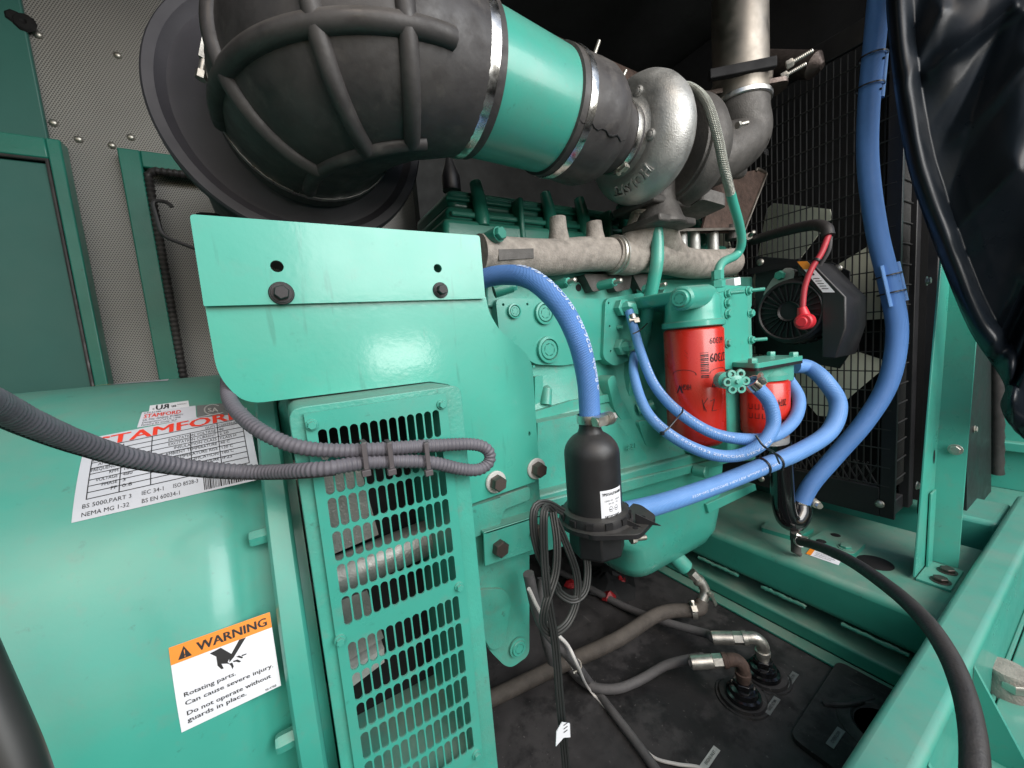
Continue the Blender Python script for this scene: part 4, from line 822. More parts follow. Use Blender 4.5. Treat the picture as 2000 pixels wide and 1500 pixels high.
t4, fr4 = hose('heater_hose', [(1240, 682, .60), (1238, 730, .565), (1262, 802, .515), (1310, 850, .465), (1378, 884, .415), (1438, 890, .385), (1486, 868, .36), (1510, 830, .352), (1502, 785, .358), (1472, 750, .372)], (.0095, .0125), 'hose_blue_thin', 'thin blue hose from the lower block fitting up to the handwheel valve', 'hose', 'blue silicone hoses', 16, .005)
printed(t4, fr4, .0118, [(.35, .78, 'SILICONE 5520-033 SILICONE HEATER', 1)], .0045)
clamp(t3, PY(1236, 622, .588), at(fr3, .05)[1], .0105, .011, 'steel_bright', (-.6, -1, -.3), .004, .018)
clamp(t4, PY(1239, 690, .592), at(fr4, .04)[1], .0105, .011, 'steel_bright', (.7, -1, .2), .004, .018)
clamp(t4, PY(1471, 750, .373), at(fr4, .98)[1], .0135, .016, 'steel_bright', (.2, -1, .8), .004, .02)
# twin tie that holds the two thin hoses together
pa, pb = PY(1318, 803, .462), PY(1292, 833, .462); ta = at(fr3, .42)
tz = thing('hose_spacer_tie', 'black cable tie joining the two thin blue hoses in front of the red filter', 'cable tie', pb)
d_ = (pa-pb).normalized(); m = MB(); m.tube([pb-d_*.016+V(0, -.013, 0), pb+V(0, -.016, 0), pa+V(0, -.016, 0), pa+d_*.012+V(0, -.010, 0)], .0016, 8); m.box(pb-d_*.017+V(0, -.012, 0), (.006, .006, .006)); obj('strap', m, 'tie_black', tz)
tz = thing('hose_bundle_tie', 'black cable tie bundling the crossing blue hoses below the short red filter', 'cable tie', PY(1500, 880, .35))
m = MB(); m.tube(spline([PY(1476, 850, .345), PY(1492, 872, .333), PY(1512, 884, .335), PY(1522, 905, .355)], 6), .0018, 8); obj('strap', m, 'tie_black', tz)
tz = thing('hose_upper_tie', 'black cable tie round the thin blue hose and the green tube below the upper fitting', 'cable tie', PY(1245, 655, .56))
m = MB(); m.tube(spline([PY(1236, 652, .555), PY(1250, 645, .55), PY(1264, 632, .56)], 5), .0015, 8); obj('strap', m, 'tie_black', tz)
t5, fr5 = hose('coolant_hose', [(1722, -60, 1.20, 'x'), (1708, 80, 1.2, 'x'), (1697, 200, 1.2, 'x'), (1695, 320, 1.2, 'x'), (1712, 450, 1.21, 'x'), (1738, 560, 1.22, 'x'), (1752, 650, 1.22, 'x'), (1735, 745, 1.21, 'x'), (1690, 822, 1.19, 'x'), (1630, 892, 1.16, 'x'), (1585, 945, 1.13, 'x'), (1564, 985, 1.115, 'x'), (1560, 1005, 1.11, 'x')], .0195, 'hose_blue', 'thick blue coolant hose hanging in front of the radiator guard at the right', 'hose', 'blue silicone hoses', 28, .005)
clamp(t5, at(fr5, .975)[0], at(fr5, .975)[1], .0205, .014, 'steel_bright', V(1, -.7, .25), .007, .04, spring=True)
for s in (.13, .175, .505, .535): tie(t5, fr5, s, .024, w=.0016)
def sleeve(s0, s1, dirn, lab):
    a_, b_ = at(fr5, s0), at(fr5, s1); dd = (Vector(dirn)-a_[1]*a_[1].dot(Vector(dirn))).normalized()
    th = thing('hose_sleeve', lab, 'hose sleeve', a_[0]+dd*.023, 'split hose sleeves under cable ties'); m = MB(); m.tube([a_[0]+dd*.023, b_[0]+dd*.023], .007, 14, flat=.6); obj('sleeve', m, 'hose_blue_thin', th)
sleeve(.485, .56, -RT+V(0, -.5, 0), 'small split blue hose piece tied to the left side of the thick blue hose'); sleeve(.485, .555, RT+V(0, -.6, 0), 'small split blue hose piece tied to the right side of the thick blue hose'); sleeve(.125, .195, RT+V(0, -.5, 0), 'small split blue hose piece tied at the top of the thick blue hose')
# block fittings
for x, y, lab in ((1215, 602, 'upper teal brass elbow fitting on the block cover plate'), (1215, 678, 'lower teal brass elbow fitting on the block cover plate')):
    p = PY(x-5, y, .622); h = thing('elbow_fitting', lab, 'pipe fitting', p, 'teal elbow fittings'); m = MB(); m.cyl(p, (0, -1, 0), .020, .016, 6); obj('nut', m, 'green', h, bevel=.001)
    q = PY(x+16, y-4, .602); m = MB(); m.tube([p+V(0, -.01, 0), p+V(.004, -.02, 0), q, PY(x+22, y+14, .60)], [.013, .014, .015, .013], 8); obj('elbow', m, 'green', h, smooth=25)
# oil drain tube and braided feed line
t, fr = hose('oil_tube', [(1278, 385, .555), (1280, 420, .555), (1284, 480, .555), (1282, 520, .555), (1270, 580, .575), (1260, 640, .61), (1252, 690, .645)], (.0125, .0155), 'green', 'teal painted steel oil return tube dropping from the turbocharger', 'tube', None, 18, .005)
fb = fr[:9]; m = MB(); m.tube([f_[0] for f_ in fr[:11]], .0136, 16); obj('bare_end', m, 'rust', t)
t, fr = hose('oil_feed_line', [(1322, 167, .50), (1350, 172, .47), (1380, 200, .435), (1400, 260, .42), (1415, 330, .42), (1430, 390, .435), (1444, 440, .45), (1448, 475, .46), (1438, 498, .47), (1412, 512, .465), (1403, 530, .462), (1402, 552, .462)], .0085, 'braid', 'braided steel oil feed line curving over the turbocharger down to the filter head', 'tube', None, 12, .004)
P = [f_[0] for f_ in fr if f_[4] > fr[-1][4]*.50]; m = MB(); m.tube(P, .0090, 12); obj('painted_end', m, 'green', t)
p = PY(1402, 552, .462); m = MB(); m.cyl(p+V(0, 0, -.01), (0, 0, 1), .014, .014, 6); obj('nut', m, 'green', t); m = MB(); m.cyl(p+V(0, 0, .006), (0, 0, 1), .0115, .018, 6); obj('nut', m, 'green', t)
# ================================================================= split conduit looped over the vent guard
sp = [(-60, 770, .16, 'd'), (0, 797, .185, 'd'), (60, 826, .21, 'd'), (150, 862, .25, 'd'), (260, 895, .295, 'd'), (380, 914, .34, 'd'), (500, 922, .37, 'd'), (620, 917, .385), (720, 903, .385), (830, 902, .385), (900, 916, .39), (935, 917, .39), (955, 902, .39), (953, 880, .39), (925, 868, .39), (850, 870, .385), (740, 877, .385), (660, 880, .39), (580, 872, .40, ), (510, 842, .42), (465, 805, .455), (447, 775, .49), (445, 740, .52)]
P = resample(spline([pt(s) for s in sp], 10), .0011); n_ = len(P)
def cr_(i): s = i/n_; base = .0098 if s < .45 else .0078; return (.0070-.0005*s) * (1.0 + .085*math.sin(i*2*math.pi/4.2))
m = MB(); CF = m.tube(P, [cr_(i) for i in range(n_)], 16, True, up=(0, -1, .2)); cd = thing('split_conduit', 'dusty grey corrugated split conduit looped across the vent guard', 'conduit', P[0]); obj('sleeve', m, 'conduit', cd, smooth=70)
sl = []; 
for i in range(0, int(n_*.40), 6): p, tt, a, b_, _ = CF[i]; d_ = (-UP-fw*.75); d_ = (d_-tt*d_.dot(tt)).normalized(); sl.append(p+d_*cr_(0)*1.02)
m = MB(); m.tube(sl, .0008, 6); obj('slit', m, 'void_black', cd)
for x, y in ((712, 893), (762, 891), (834, 893)):
    a_, b_ = PY(x, 865, .376), PY(x+2, y+24, .374); m = MB(); m.box((a_+b_)/2, (.0048, .0014, (a_-b_).length*1.02)); m.box(b_+V(0, -.001, -.003), (.008, .006, .006)); m.box(a_+V(0, .008, 0), (.0048, .016, .0014)); obj('cable_tie', m, 'tie_grey', cd, bevel=.0006)
# near black hose at the lower left corner
t, fr = hose('battery_cable', [(-105, 1180, .19, 'd'), (-52, 1300, .19, 'd'), (-8, 1400, .19, 'd'), (34, 1500, .19, 'd'), (80, 1640, .19, 'd')], .0100, 'cord', 'smooth black cable in the bottom left corner, close to the camera', 'cable', None, 24)
# ================================================================= power cords and wires
def cord(spec, lab, w=.0019, nn=3, group='flat black heater cords'):
    P = resample(spline([pt(s) for s in spec], 8), .006); fr = frames(P); th = thing('power_cord', lab, 'power cord', P[0], group)
    for k in range(nn):
        Q = []
        for p, tt, a, b_, _ in fr: vd = -p.normalized(); sd = tt.cross(vd).normalized(); Q.append(p + sd*((k-(nn-1)/2)*w*1.75))
        m = MB(); m.tube(Q, w, 8); obj('conductor', m, 'cord', th)
    return th
cord([(1085, 1002, .40), (1070, 990, .385), (1062, 1010, .375), (1064, 1100, .375), (1072, 1180, .37), (1085, 1260, .365), (1095, 1380, .36), (1108, 1520, .355)], 'flat black heater cord hanging straight down past the white tag')
cord([(1100, 1000, .40), (1070, 984, .392), (1046, 990, .388), (1042, 1030, .385), (1052, 1080, .385), (1072, 1120, .385), (1090, 1150, .385)], 'flat black heater cord bent over the bracket end')
cord([(1080, 1000, .39), (1088, 1060, .38), (1085, 1120, .375), (1066, 1180, .37), (1062, 1220, .37), (1082, 1236, .375), (1110, 1215, .38), (1127, 1170, .385), (1126, 1120, .39), (1105, 1060, .395), (1085, 1015, .40)], 'flat black heater cord coiled in a long narrow loop')
cord([(1085, 1140, .39), (1095, 1160, .388), (1120, 1172, .385), (1142, 1155, .385), (1148, 1120, .39), (1146, 1085, .395)], 'flat black heater cord forming the short right hand loop under the heater')
tg = thing('cord_tag', 'white paper flag tag wrapped round the hanging black cord', 'tag', PY(1100, 1440, .35))
m = MB(); rings = [PY(x, y, .346) for x, y in ((1098, 1411), (1113, 1413), (1114, 1440), (1101, 1441), (1086, 1458), (1087, 1430))]; m.prism(rings, (0, .001, 0)); obj('paper', m, 'label_white', tg, smooth=0)
k = MB(); [rect(k, flat(PY(1101, 1418+7*i, .3455), (1, 0, 0), (0, 0, 1)), 0, 0, .006, .0012) for i in range(3)]; obj('print', k, 'black_print', tg)
t, fr = hose('white_wire', [(1033, 1150, .43), (1055, 1195, .44), (1085, 1235, .44), (1110, 1262, .45), (1128, 1300, .46), (1150, 1345, -.76, 'z'), (1200, 1400, FZ+.008, 'z'), (1240, 1440, FZ+.008, 'z'), (1275, 1478, FZ+.006, 'z'), (1320, 1492, FZ+.006, 'z'), (1370, 1500, FZ+.006, 'z'), (1420, 1530, FZ+.006, 'z')], .0028, 'white_wire', 'thin white wire trailing from the engine leg across the black floor', 'wire', None, 8)
t, fr = hose('sensor_conduit', [(1032, 1120, .46), (1048, 1190, .46), (1070, 1235, .46), (1110, 1280, .48), (1150, 1330, FZ+.02, 'z'), (1200, 1395, FZ+.01, 'z'), (1250, 1460, FZ+.01, 'z'), (1300, 1530, FZ+.01, 'z')], .0085, 'hose_grey', 'slim grey corrugated conduit lying beside the white wire on the floor', 'conduit', None, 10)
p, tt, a, b_, _ = at(fr, .42); clamp(t, p, tt, .009, .006, 'zinc', (-.5, -1, 0), .003, .012)
# ================================================================= radiator guard, fan, shroud
XG = 1.30
ra = thing('radiator', 'tall black radiator with wire fan guard behind the engine at the right', 'radiator', (1.36, .7, -.54))
y0, y1, zb_, zt_ = .325, 1.12, -.46, .64
m = MB(); m.bx(1.44, 1.56, .30, 1.16, -.52, 1.0); obj('core', m, 'void_black', ra)
obj('corner_post', MB().bx(XG-.004, XG+.008, y0-.010, y0+.018, -.535, 1.0), 'frame_black', ra, bevel=.001)
obj('bottom_panel', MB().bx(XG-.006, XG+.006, y0+.0185, y1, -.535, -.455), 'frame_black', ra, bevel=.002)
obj('top_rail', MB().bx(XG-.006, XG+.006, y0+.0185, y1, .645, .70), 'frame_black', ra, bevel=.002)
obj('side_post', MB().bx(1.405, 1.440, y0-.012, y0+.01, -.535, 1.0), 'frame_black', ra, bevel=.002)
obj('side_panel', MB().bx(1.4405, 1.52, .28, .305, -.56, 1.0), 'frame_black', ra, bevel=.003)
obj('bottom_tray', MB().bx(1.31, 1.44, y0, y1, -.54, -.50), 'frame_black', ra, bevel=.002)
def wire(name, a, b_, r):
    k = ('wire', round((b_-a).length, 4), r)
    if k not in _unit: mm = MB(); mm.lathe([(r, 0), (r, (b_-a).length)], (0, 0, 0), (0, 0, 1), 6); o = obj('u', mm, 'wire_black', None); _unit[k] = o.data; bpy.data.objects.remove(o); _unit[k].name = 'wire'
    u, w, a_ = frame(b_-a); return obj(name, _unit[k], 'wire_black', ra, M=Matrix.Translation(a) @ Matrix((u, w, a_)).transposed().to_4x4())
y = y0+.024
while y < y1: wire('wire', V(XG, y, zb_), V(XG, y, zt_), .0017); y += .0145
z = zb_+.01
while z < zt_: wire('wire', V(XG-.003, y0, z), V(XG-.003, y1, z), .0017); wire('wire', V(XG+.008, y0-.003, z+.012), V(1.405, y0-.003, z+.012), .0018); z += .05
x = XG+.014
while x < 1.40: wire('wire', V(x, y0, zb_), V(x, y0, .9), .0012); x += .0085
for k_ in range(16):
    c = V(XG+.02, .355+k_*.02, -.43); wire('wire', c+V(0, 0, -.03), c+V(0, .03, .03), .0022); wire('wire', c+V(.002, .03, -.03), c+V(.002, 0, .03), .0022)
for x_, y_ in ((1718, 984), (1487, 935)): bolt(ra, PX(x_, y_, XG-.006), (-1, 0, 0), .0105, .007, 'zinc', 'button', name='bolt')
for x_, y_ in ((1809, 549), (1806, 890), (1790, 948)): bolt(ra, PY(x_, y_, .279), (0, -1, 0), .008, .008, 'zinc', 'flange_bolt')
fa_ = thing('cooling_fan', 'cream plastic cooling fan blades behind the black wire guard', 'fan', V(1.385, .72, -.37))
fc = V(1.385, .72, .0)
for i in range(7):
    a = math.radians(65-360/7*i); er, et = V(0, -math.cos(a), math.sin(a)), V(0, math.sin(a), math.cos(a)); rings = []
    for r in (.07, .14, .21, .29, .35, .37):
        w = .045+.24*(r-.07) if r < .36 else .095; tw = math.radians(38-50*r)
        rings.append([fc + er*r + et*(w*s*math.cos(tw)) + V(w*s*math.sin(tw)*.6+.012*(s*s), 0, 0) + V(dx, 0, 0) for s, dx in ((-1, 0), (-.5, 0), (0, 0), (.5, 0), (1, 0), (1, .004), (.5, .004), (0, .004), (-.5, .004), (-1, .004))])
    m = MB(); m.loft(rings); obj('blade', m, 'cream', fa_, smooth=50)
m = MB(); m.lathe([(.02, -.05), (.07, -.045), (.085, -.02), (.085, .03), (.02, .03)], fc, (1, 0, 0), 32); obj('hub', m, 'plastic_black', fa_)
# ================================================================= belt alternator
bc = PX(1543, 608, 1.10); 
ba = thing('belt_alternator', 'black finned belt driven alternator with red boot in front of the fan guard', 'belt alternator', bc+V(.04, 0, -.09))
m = MB(); m.lathe([(.02, .0), (.072, .0), (.079, .006), (.082, .02), (.082, .10), (.07, .11), (.02, .11)], bc, (1, 0, 0), 48); obj('body', m, 'plastic_black', ba, smooth=35)
for i in range(26):
    a = i*2*math.pi/26; d_ = V(0, math.cos(a), math.sin(a)); t_ = V(0, -math.sin(a), math.cos(a)); mm = MB(); mm.box(bc + d_*.046 + V(-.003, 0, 0), (.006, .040, .0030), Matrix((V(1, 0, 0), d_, t_)).transposed()); obj('fin', mm, 'frame_black', ba)
m = MB(); m.lathe([(.02, -.006), (.024, -.010), (.024, 0)], bc, (1, 0, 0), 24); obj('hub_cap', m, 'plastic_black', ba)
m = MB(); m.lathe([(.066, -.006), (.069, -.009), (.073, -.006), (.073, 0)], bc, (1, 0, 0), 48, cap=False); obj('rim', m, 'frame_black', ba)
for i in range(30):
    a = i*2*math.pi/30; d_ = V(0, math.cos(a), math.sin(a)); mm = MB(); mm.box(bc + d_*.083 + V(.055, 0, 0), (.05, .006, .007), Matrix.Rotation(a, 3, 'X')); obj('cooling_rib', mm, 'plastic_black', ba)
m = MB(); P = [PX(x, y, 1.115) for x, y in ((1490, 575), (1508, 545), (1535, 522), (1552, 528), (1550, 548), (1515, 572), (1500, 598))]; m.prism(rnd(P, .006), (.02, 0, 0)); obj('mount_ear', m, 'cast_alu', ba, bevel=.002); bolt(ba, PX(1525, 538, 1.113), (-1, 0, 0), .012, .012, 'green_dark')
mp_ = [PX(x, y, 1.16) for x, y in ((1580, 515), (1597, 510), (1648, 580), (1655, 640), (1635, 690), (1598, 700), (1600, 560))]
gb = thing('belt_guard', 'black folded sheet belt guard with white warning strip beside the belt alternator', 'belt guard', PX(1620, 640, 1.16))
m = MB(); P = [PX(x, y, 1.09) for x, y in ((1556, 510), (1586, 512), (1652, 580), (1652, 640), (1632, 700), (1605, 700), (1605, 580), (1560, 530))]; m.prism(P, (.12, 0, 0)); obj('hood', m, 'frame_black', gb, bevel=.003)
m = MB(); P = [PX(x, y, 1.27) for x, y in ((1475, 500), (1625, 512), (1660, 530), (1660, 690), (1640, 720), (1475, 690))]; m.prism(P, (.005, 0, 0)); obj('back_plate', m, 'frame_black', gb, bevel=.001)
for x_, y_ in ((1636, 525), (1638, 680), (1485, 512), (1617, 668)): bolt(gb, PX(x_, y_, 1.268), (-1, 0, 0), .0105, .006, 'zinc', 'button', name='bolt')
m = MB(); Q = [PX(x, y, 1.087) for x, y in ((1557, 511), (1577, 510), (1631, 571), (1607, 571))]; m.add(Q, [(0, 1, 2, 3)]); wl = obj('warning_strip', m, 'label_white', gb, smooth=0)
def qf(u, v): a = Q[0].lerp(Q[1], u); b_ = Q[3].lerp(Q[2], u); return a.lerp(b_, v) + V(-.001, 0, 0)
m = MB(); rect(m, qf, 0, 0, 1, .26); obj('orange_header', m, 'orange_print', wl, smooth=0)
m = MB(); rect(m, qf, .25, .33, .6, .45); [rect(m, qf, .2, .55+.08*i, .75, .57+.08*i) for i in range(5)]; obj('print', m, 'black_print', wl, smooth=0)
t, fr = hose('charge_cable', [(1470, 470, 1.22, 'x'), (1530, 452, 1.19, 'x'), (1585, 440, 1.15, 'x'), (1612, 445, 1.12, 'x'), (1618, 462, 1.11, 'x')], .013, 'hose_black', 'black corrugated cable sleeve arching over the belt alternator', 'cable', None, 14)
t, fr = hose('red_cable', [(1618, 460, 1.11, 'x'), (1604, 495, 1.09, 'x'), (1585, 525, 1.075, 'x'), (1572, 560, 1.065, 'x'), (1568, 595, 1.06, 'x'), (1568, 612, 1.06, 'x')], .0062, 'red_wire', 'red charging cable ending in a round red terminal boot', 'cable', None, 12)
b_ = PX(1572, 628, 1.065); u_ = PX(1566, 600, 1.06); m = MB(); m.tube([u_, u_.lerp(b_, .5), b_], [.009, .013, .016], 18); m.cyl(b_+V(.012, 0, 0), (-1, -.1, .0), .0185, .03, 26, .003); m.cyl(b_+V(-.015, 0, 0), (-1, -.1, 0), .012, .006, 22, .002); obj('terminal_boot', m, 'red_boot', t)
p, tt, a, bb, _ = at(fr, .35); clamp(t, p, tt, .0075, .005, 'tie_black', name='cable_tie')
t, fr = hose('grey_cable', [(1622, 462, 1.115, 'x'), (1618, 490, 1.12, 'x'), (1600, 520, 1.125, 'x'), (1588, 540, 1.13, 'x')], .0045, 'hose_grey', 'thin grey wire leaving the black sleeve behind the red cable', 'wire', None, 10)
bolt_ = thing('stud_nut', 'zinc stud and nut on the guard strut right of the heat plate', 'bolt', PX(1462, 462, 1.2)); bolt(bolt_, PX(1462, 463, 1.2), (-1, -.6, 0), .012, .012, 'zinc'); bolt(bolt_, PX(1462, 463, 1.2), (-.8, -.9, .2), .006, .035, 'zinc', 'stud')
sr = thing('guard_strut', 'thin black strut plate reaching from the guard towards the filter head', 'bracket', PX(1480, 530, 1.25)); m = MB(); m.prism([PX(x, y, 1.24) for x, y in ((1445, 528), (1560, 505), (1560, 518), (1470, 535))], (.006, 0, 0)); obj('plate', m, 'void_black', sr)
# ================================================================= black coolant pipe and drain hose
bp_ = thing('coolant_pipe', 'glossy black steel coolant pipe with a bent foot between block and radiator', 'pipe', (1.06, .45, -.6))
c0 = PX(1524, 890, 1.06); 
m = MB(); P = [PX(1524, 860, 1.06), PX(1527, 940, 1.06), PX(1530, 985, 1.06), PX(1538, 1012, 1.065), PX(1552, 1018, 1.08), PX(1562, 1004, 1.10), PX(1563, 990, 1.11)]; P = resample(spline(P, 8), .006); m.tube(P, .026, 28); obj('pipe', m, 'gloss_black', bp_)
m = MB(); q = PX(1552, 1030, 1.07); m.tube([q+V(0, 0, .012), q+V(0, 0, -.035)], .010, 14); obj('drain_spigot', m, 'cast_dark', bp_)
q = PX(1556, 1062, 1.06); m = MB(); m.tube([q+V(-.004, .0, .03), q+V(-.004, 0, -.02)], .011, 14); m.tube([q+V(-.004, 0, -.02), q+V(.004, -.006, -.028)], .006, 10); obj('petcock', m, 'cast_dark', bp_)
t, fr = hose('drain_hose', [(1558, 1056, 1.05, 'x'), (1600, 1068, .98, 'x'), (1660, 1095, .87, 'x'), (1740, 1150, .76, 'x'), (1805, 1210, .70, 'x'), (1850, 1275, .655, 'x'), (1880, 1345, .61, 'x'), (1898, 1420, .565, 'x'), (1904, 1500, .52, 'x'), (1900, 1600, .47, 'x')], .0105, 'hose_black', 'black rubber drain hose sweeping over the skid rail at the lower right', 'hose', None, 22)
clamp(t, at(fr, .02)[0], at(fr, .02)[1], .0115, .010, 'steel', (0, -.4, 1), .004, .02)
# ================================================================= skid base
cm = thing('cross_member', 'dark teal steel cross member under the radiator with dusty top', 'cross member', (1.2, .6, FZ))
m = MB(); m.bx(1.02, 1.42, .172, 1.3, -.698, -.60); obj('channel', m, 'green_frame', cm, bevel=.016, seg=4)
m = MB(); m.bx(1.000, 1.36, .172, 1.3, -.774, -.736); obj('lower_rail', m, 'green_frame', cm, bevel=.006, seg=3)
obj('web', MB().bx(1.10, 1.3, .172, 1.3, -.735, -.699), 'void_black', cm)  # web coloured black to stand in for the shade between channel and rail
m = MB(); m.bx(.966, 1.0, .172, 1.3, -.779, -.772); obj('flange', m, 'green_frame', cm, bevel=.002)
for ya, yb_ in ((.22, .33), (.40, .50), (.56, .68)):
    m = MB(); P = [V(1.018, ya+(yb_-ya)*i/18+random.uniform(-.001, .001), -.699+random.uniform(-.0015, .0015)) for i in range(19)]; m.tube(P, [.0045+random.uniform(-.001, .0012) for _ in P], 8); obj('weld_bead', m, 'green_frame', cm)
def topq(name, px, z, th, mt='green_frame', rad=.008, bev=.002, parent=cm): m = MB(); m.prism(rnd([PZ(x, y, z) for x, y in px], rad), (0, 0, -th)); return obj(name, m, mt, parent, bevel=bev)
topq('mount_pad', [(1485, 1030), (1500, 1016), (1585, 1022), (1590, 1032), (1565, 1045), (1548, 1048)], -.588, .012)
topq('mount_pad', [(1580, 1052), (1612, 1033), (1692, 1060), (1668, 1082), (1620, 1075)], -.588, .012)
for x_, y_ in ((1604, 1057), (1632, 1045)): m = MB(); m.lathe([(.011, 0), (.01, .0006), (.0001, .0006)], PZ(x_, y_, -.5875), (0, 0, 1), 18); obj('pad_hole', m, 'void_black', cm)
bolt(cm, PZ(1652, 1070, -.588), (0, 0, 1), .0125, .008, 'green_frame', 'flange_bolt')
m = MB(); m.lathe([(.034, 0), (.033, .0006), (.0001, .0006)], PZ(1709, 1099, -.5998), (0, 0, 1), 28); obj('drain_hole', m, 'void_black', cm)
m = MB(); Q = [PZ(x, y, -.5985) for x, y in ((1580, 1073), (1592, 1075), (1643, 1092), (1640, 1103), (1577, 1081))]; Q = [PZ(1582, 1072, -.599), PZ(1644, 1092, -.599), PZ(1638, 1104, -.599), PZ(1574, 1082, -.599)]
m.add(Q, [(0, 1, 2, 3)]); wl = obj('warning_sticker', m, 'label_white', cm, smooth=0)
qs = lambda u, v: Q[3].lerp(Q[2], u).lerp(Q[0].lerp(Q[1], u), v) + V(0, 0, .001)
m = MB(); rect(m, qs, 0, 0, .16, 1); obj('orange_field', m, 'orange_print', wl, smooth=0); m = MB(); [write(m, 'HOT SURFACE CAN BURN', qs, .25, .65-.25*i, .7-.1*i, .13) for i in range(3)]; obj('lettering', m, 'black_print', wl, smooth=0)
up_ = thing('radiator_brace', 'bright teal tapered angle brace standing on the cross member beside the radiator', 'brace', (1.2, .22, -.6))
by = .242
m = MB(); m.prism([V(1.145, by, -.594), V(1.255, by, -.594), PY(1866, 400, by), PY(1846, 430, by)], (0, .004, 0)); obj('web', m, 'green', up_, bevel=.001)
A, B, C_, D_ = V(1.255, by, -.594), V(1.255, by-.042, -.594), PX(1893, 560, 1.36), PX(1866, 400, 1.39)
m = MB(); m.prism([V(1.256, by, -.594), V(1.256, .198, -.594), V(1.37, .199, .04), V(1.40, .236, .28), V(1.40, by, .30)], (.004, 0, 0)); 
topv = PY(1866, 400, by); m = MB(); m.prism([V(1.256, by+.002, -.594), V(1.256, .197, -.594), V(topv.x, .197, topv.z-.1), V(topv.x, by+.002, topv.z)], (.004, 0, 0)); obj('flange', m, 'green', up_, bevel=.001)
m = MB(); m.prism([V(1.215, .236, -.594), V(1.25, .236, -.594), V(1.262, .236, -.42), V(1.225, .236, -.42)], (0, .004, 0)); obj('doubler', m, 'green', up_, bevel=.001)
m = MB(); m.bx(1.145, 1.254, .188, .241, -.600, -.594); obj('foot', m, 'green', up_, bevel=.001)
for p in (V(1.17, .208, -.594), V(1.225, .208, -.594)): bolt(up_, p, (0, 0, 1), .0125, .009, 'steel_dark', 'flange_bolt')
bolt(up_, PX(1866, 878, 1.285), (-1, 0, 0), .0095, .006, 'zinc', 'flange_bolt'); m = MB(); c = PY(1825, 892, by-.001); m.lathe([(1, 0), (.9, .0006), (.01, .0006)], (0, 0, 0), (0, 0, 1), 16); o = obj('slot', m, 'void_black', up_, M=Mdir(c, (0, -1, 0), .006, .5) @ Matrix.Diagonal((.8, 2.8, 1, 1)))
sk = thing('skid_rail', 'long bright teal box section skid rail running to the lower right corner', 'skid rail', (.8, .14, FZ))
m = MB(); m.bx(-.4, 1.75, .115, .171, -.74, -.55); obj('tube', m, 'green', sk, bevel=.011, seg=4)
m = MB(); m.bx(-.4, 1.75, .108, .1148, -.735, -.70); obj('side_strip', m, 'green', sk, bevel=.002)
for x in (.62, .86): m = MB(); m.prism([V(x, .114, -.56), V(x, .114, -.70), V(x, .05, -.70)], (.006, 0, 0)); obj('gusset', m, 'green', sk)
lf = thing('outer_flange', 'teal lower flange plate outside the skid rail with openings', 'flange', (.9, .03, -.74))
for a, b2, c, d_ in ((.45, 1.7, .06, .106), (.45, 1.7, -.10, -.07), (.70, .76, -.07, .06), (1.0, 1.06, -.07, .06)): obj('bar', MB().bx(a, b2, c, d_, -.715, -.700), 'green', lf, bevel=.002)
obj('curb', MB().bx(.45, 1.7, -.075, -.069, -.78, -.60), 'green_frame', lf, bevel=.002)
io = thing('isolator_mount', 'dusty grey rubber isolator mount with bolt, right edge below the skid rail', 'isolator', (.88, .02, -.74))
ic = PZ(1968, 1310, -.66); m = MB(); m.lathe([(.030, -.05), (.030, -.03), (.026, -.01), (.028, .0), (.026, .006), (.01, .008)], ic, (0, 0, 1), 28); obj('puck', m, 'cast_iron', io, smooth=45)
ib = PZ(1978, 1345, -.68); bolt(io, ib, (0, 0, 1), .016, .014, 'zinc'); m = MB(); m.box(ic+V(.0, -.02, -.055), (.12, .10, .008)); obj('base_plate', m, 'steel_pipe', io, bevel=.002)
# end of the enclosure beyond the radiator
ec = thing('end_cross_member', 'teal end cross member beyond the radiator with dusty top', 'cross member', (1.6, .6, -.75))
m = MB(); m.bx(1.52, 1.70, .172, 1.3, -.75, -.565); obj('channel', m, 'green', ec, bevel=.012, seg=3)
bs = thing('baffle_seal', 'black rubber baffle strip beside the teal brace at the right', 'seal', (1.6, .2, -.5))
m = MB(); m.plate([(1890, 560), (1936, 600), (1936, 1012), (1888, 1012)], .235, .006); obj('board', m, 'frame_black', bs)
m = MB(); P = [PY(1948, y, .228) for y in range(600, 925, 12)]; m.tube(P, [.016 if i % 2 else .014 for i in range(len(P))], 12); obj('rubber_strip', m, 'rubber', bs)
bolt(bs, PY(1903, 838, .234), (0, -1, 0), .008, .006, 'zinc', 'flange_bolt')
ep = thing('bulkhead', 'teal end panel of the enclosure, lower right behind the plastic sheet', 'bulkhead', (1.9, .3, -.6))
m = MB(); m.bx(1.95, 1.97, .02, 1.3, -.60, .6); obj('panel', m, 'green', ep); m = MB(); m.bx(1.92, 1.949, .02, 1.3, -.47, -.44); obj('fold', m, 'green', ep, bevel=.004)
m = MB(); m.bx(1.705, 1.949, .02, 1.3, -.62, -.60); obj('sill', m, 'green', ep, bevel=.004)
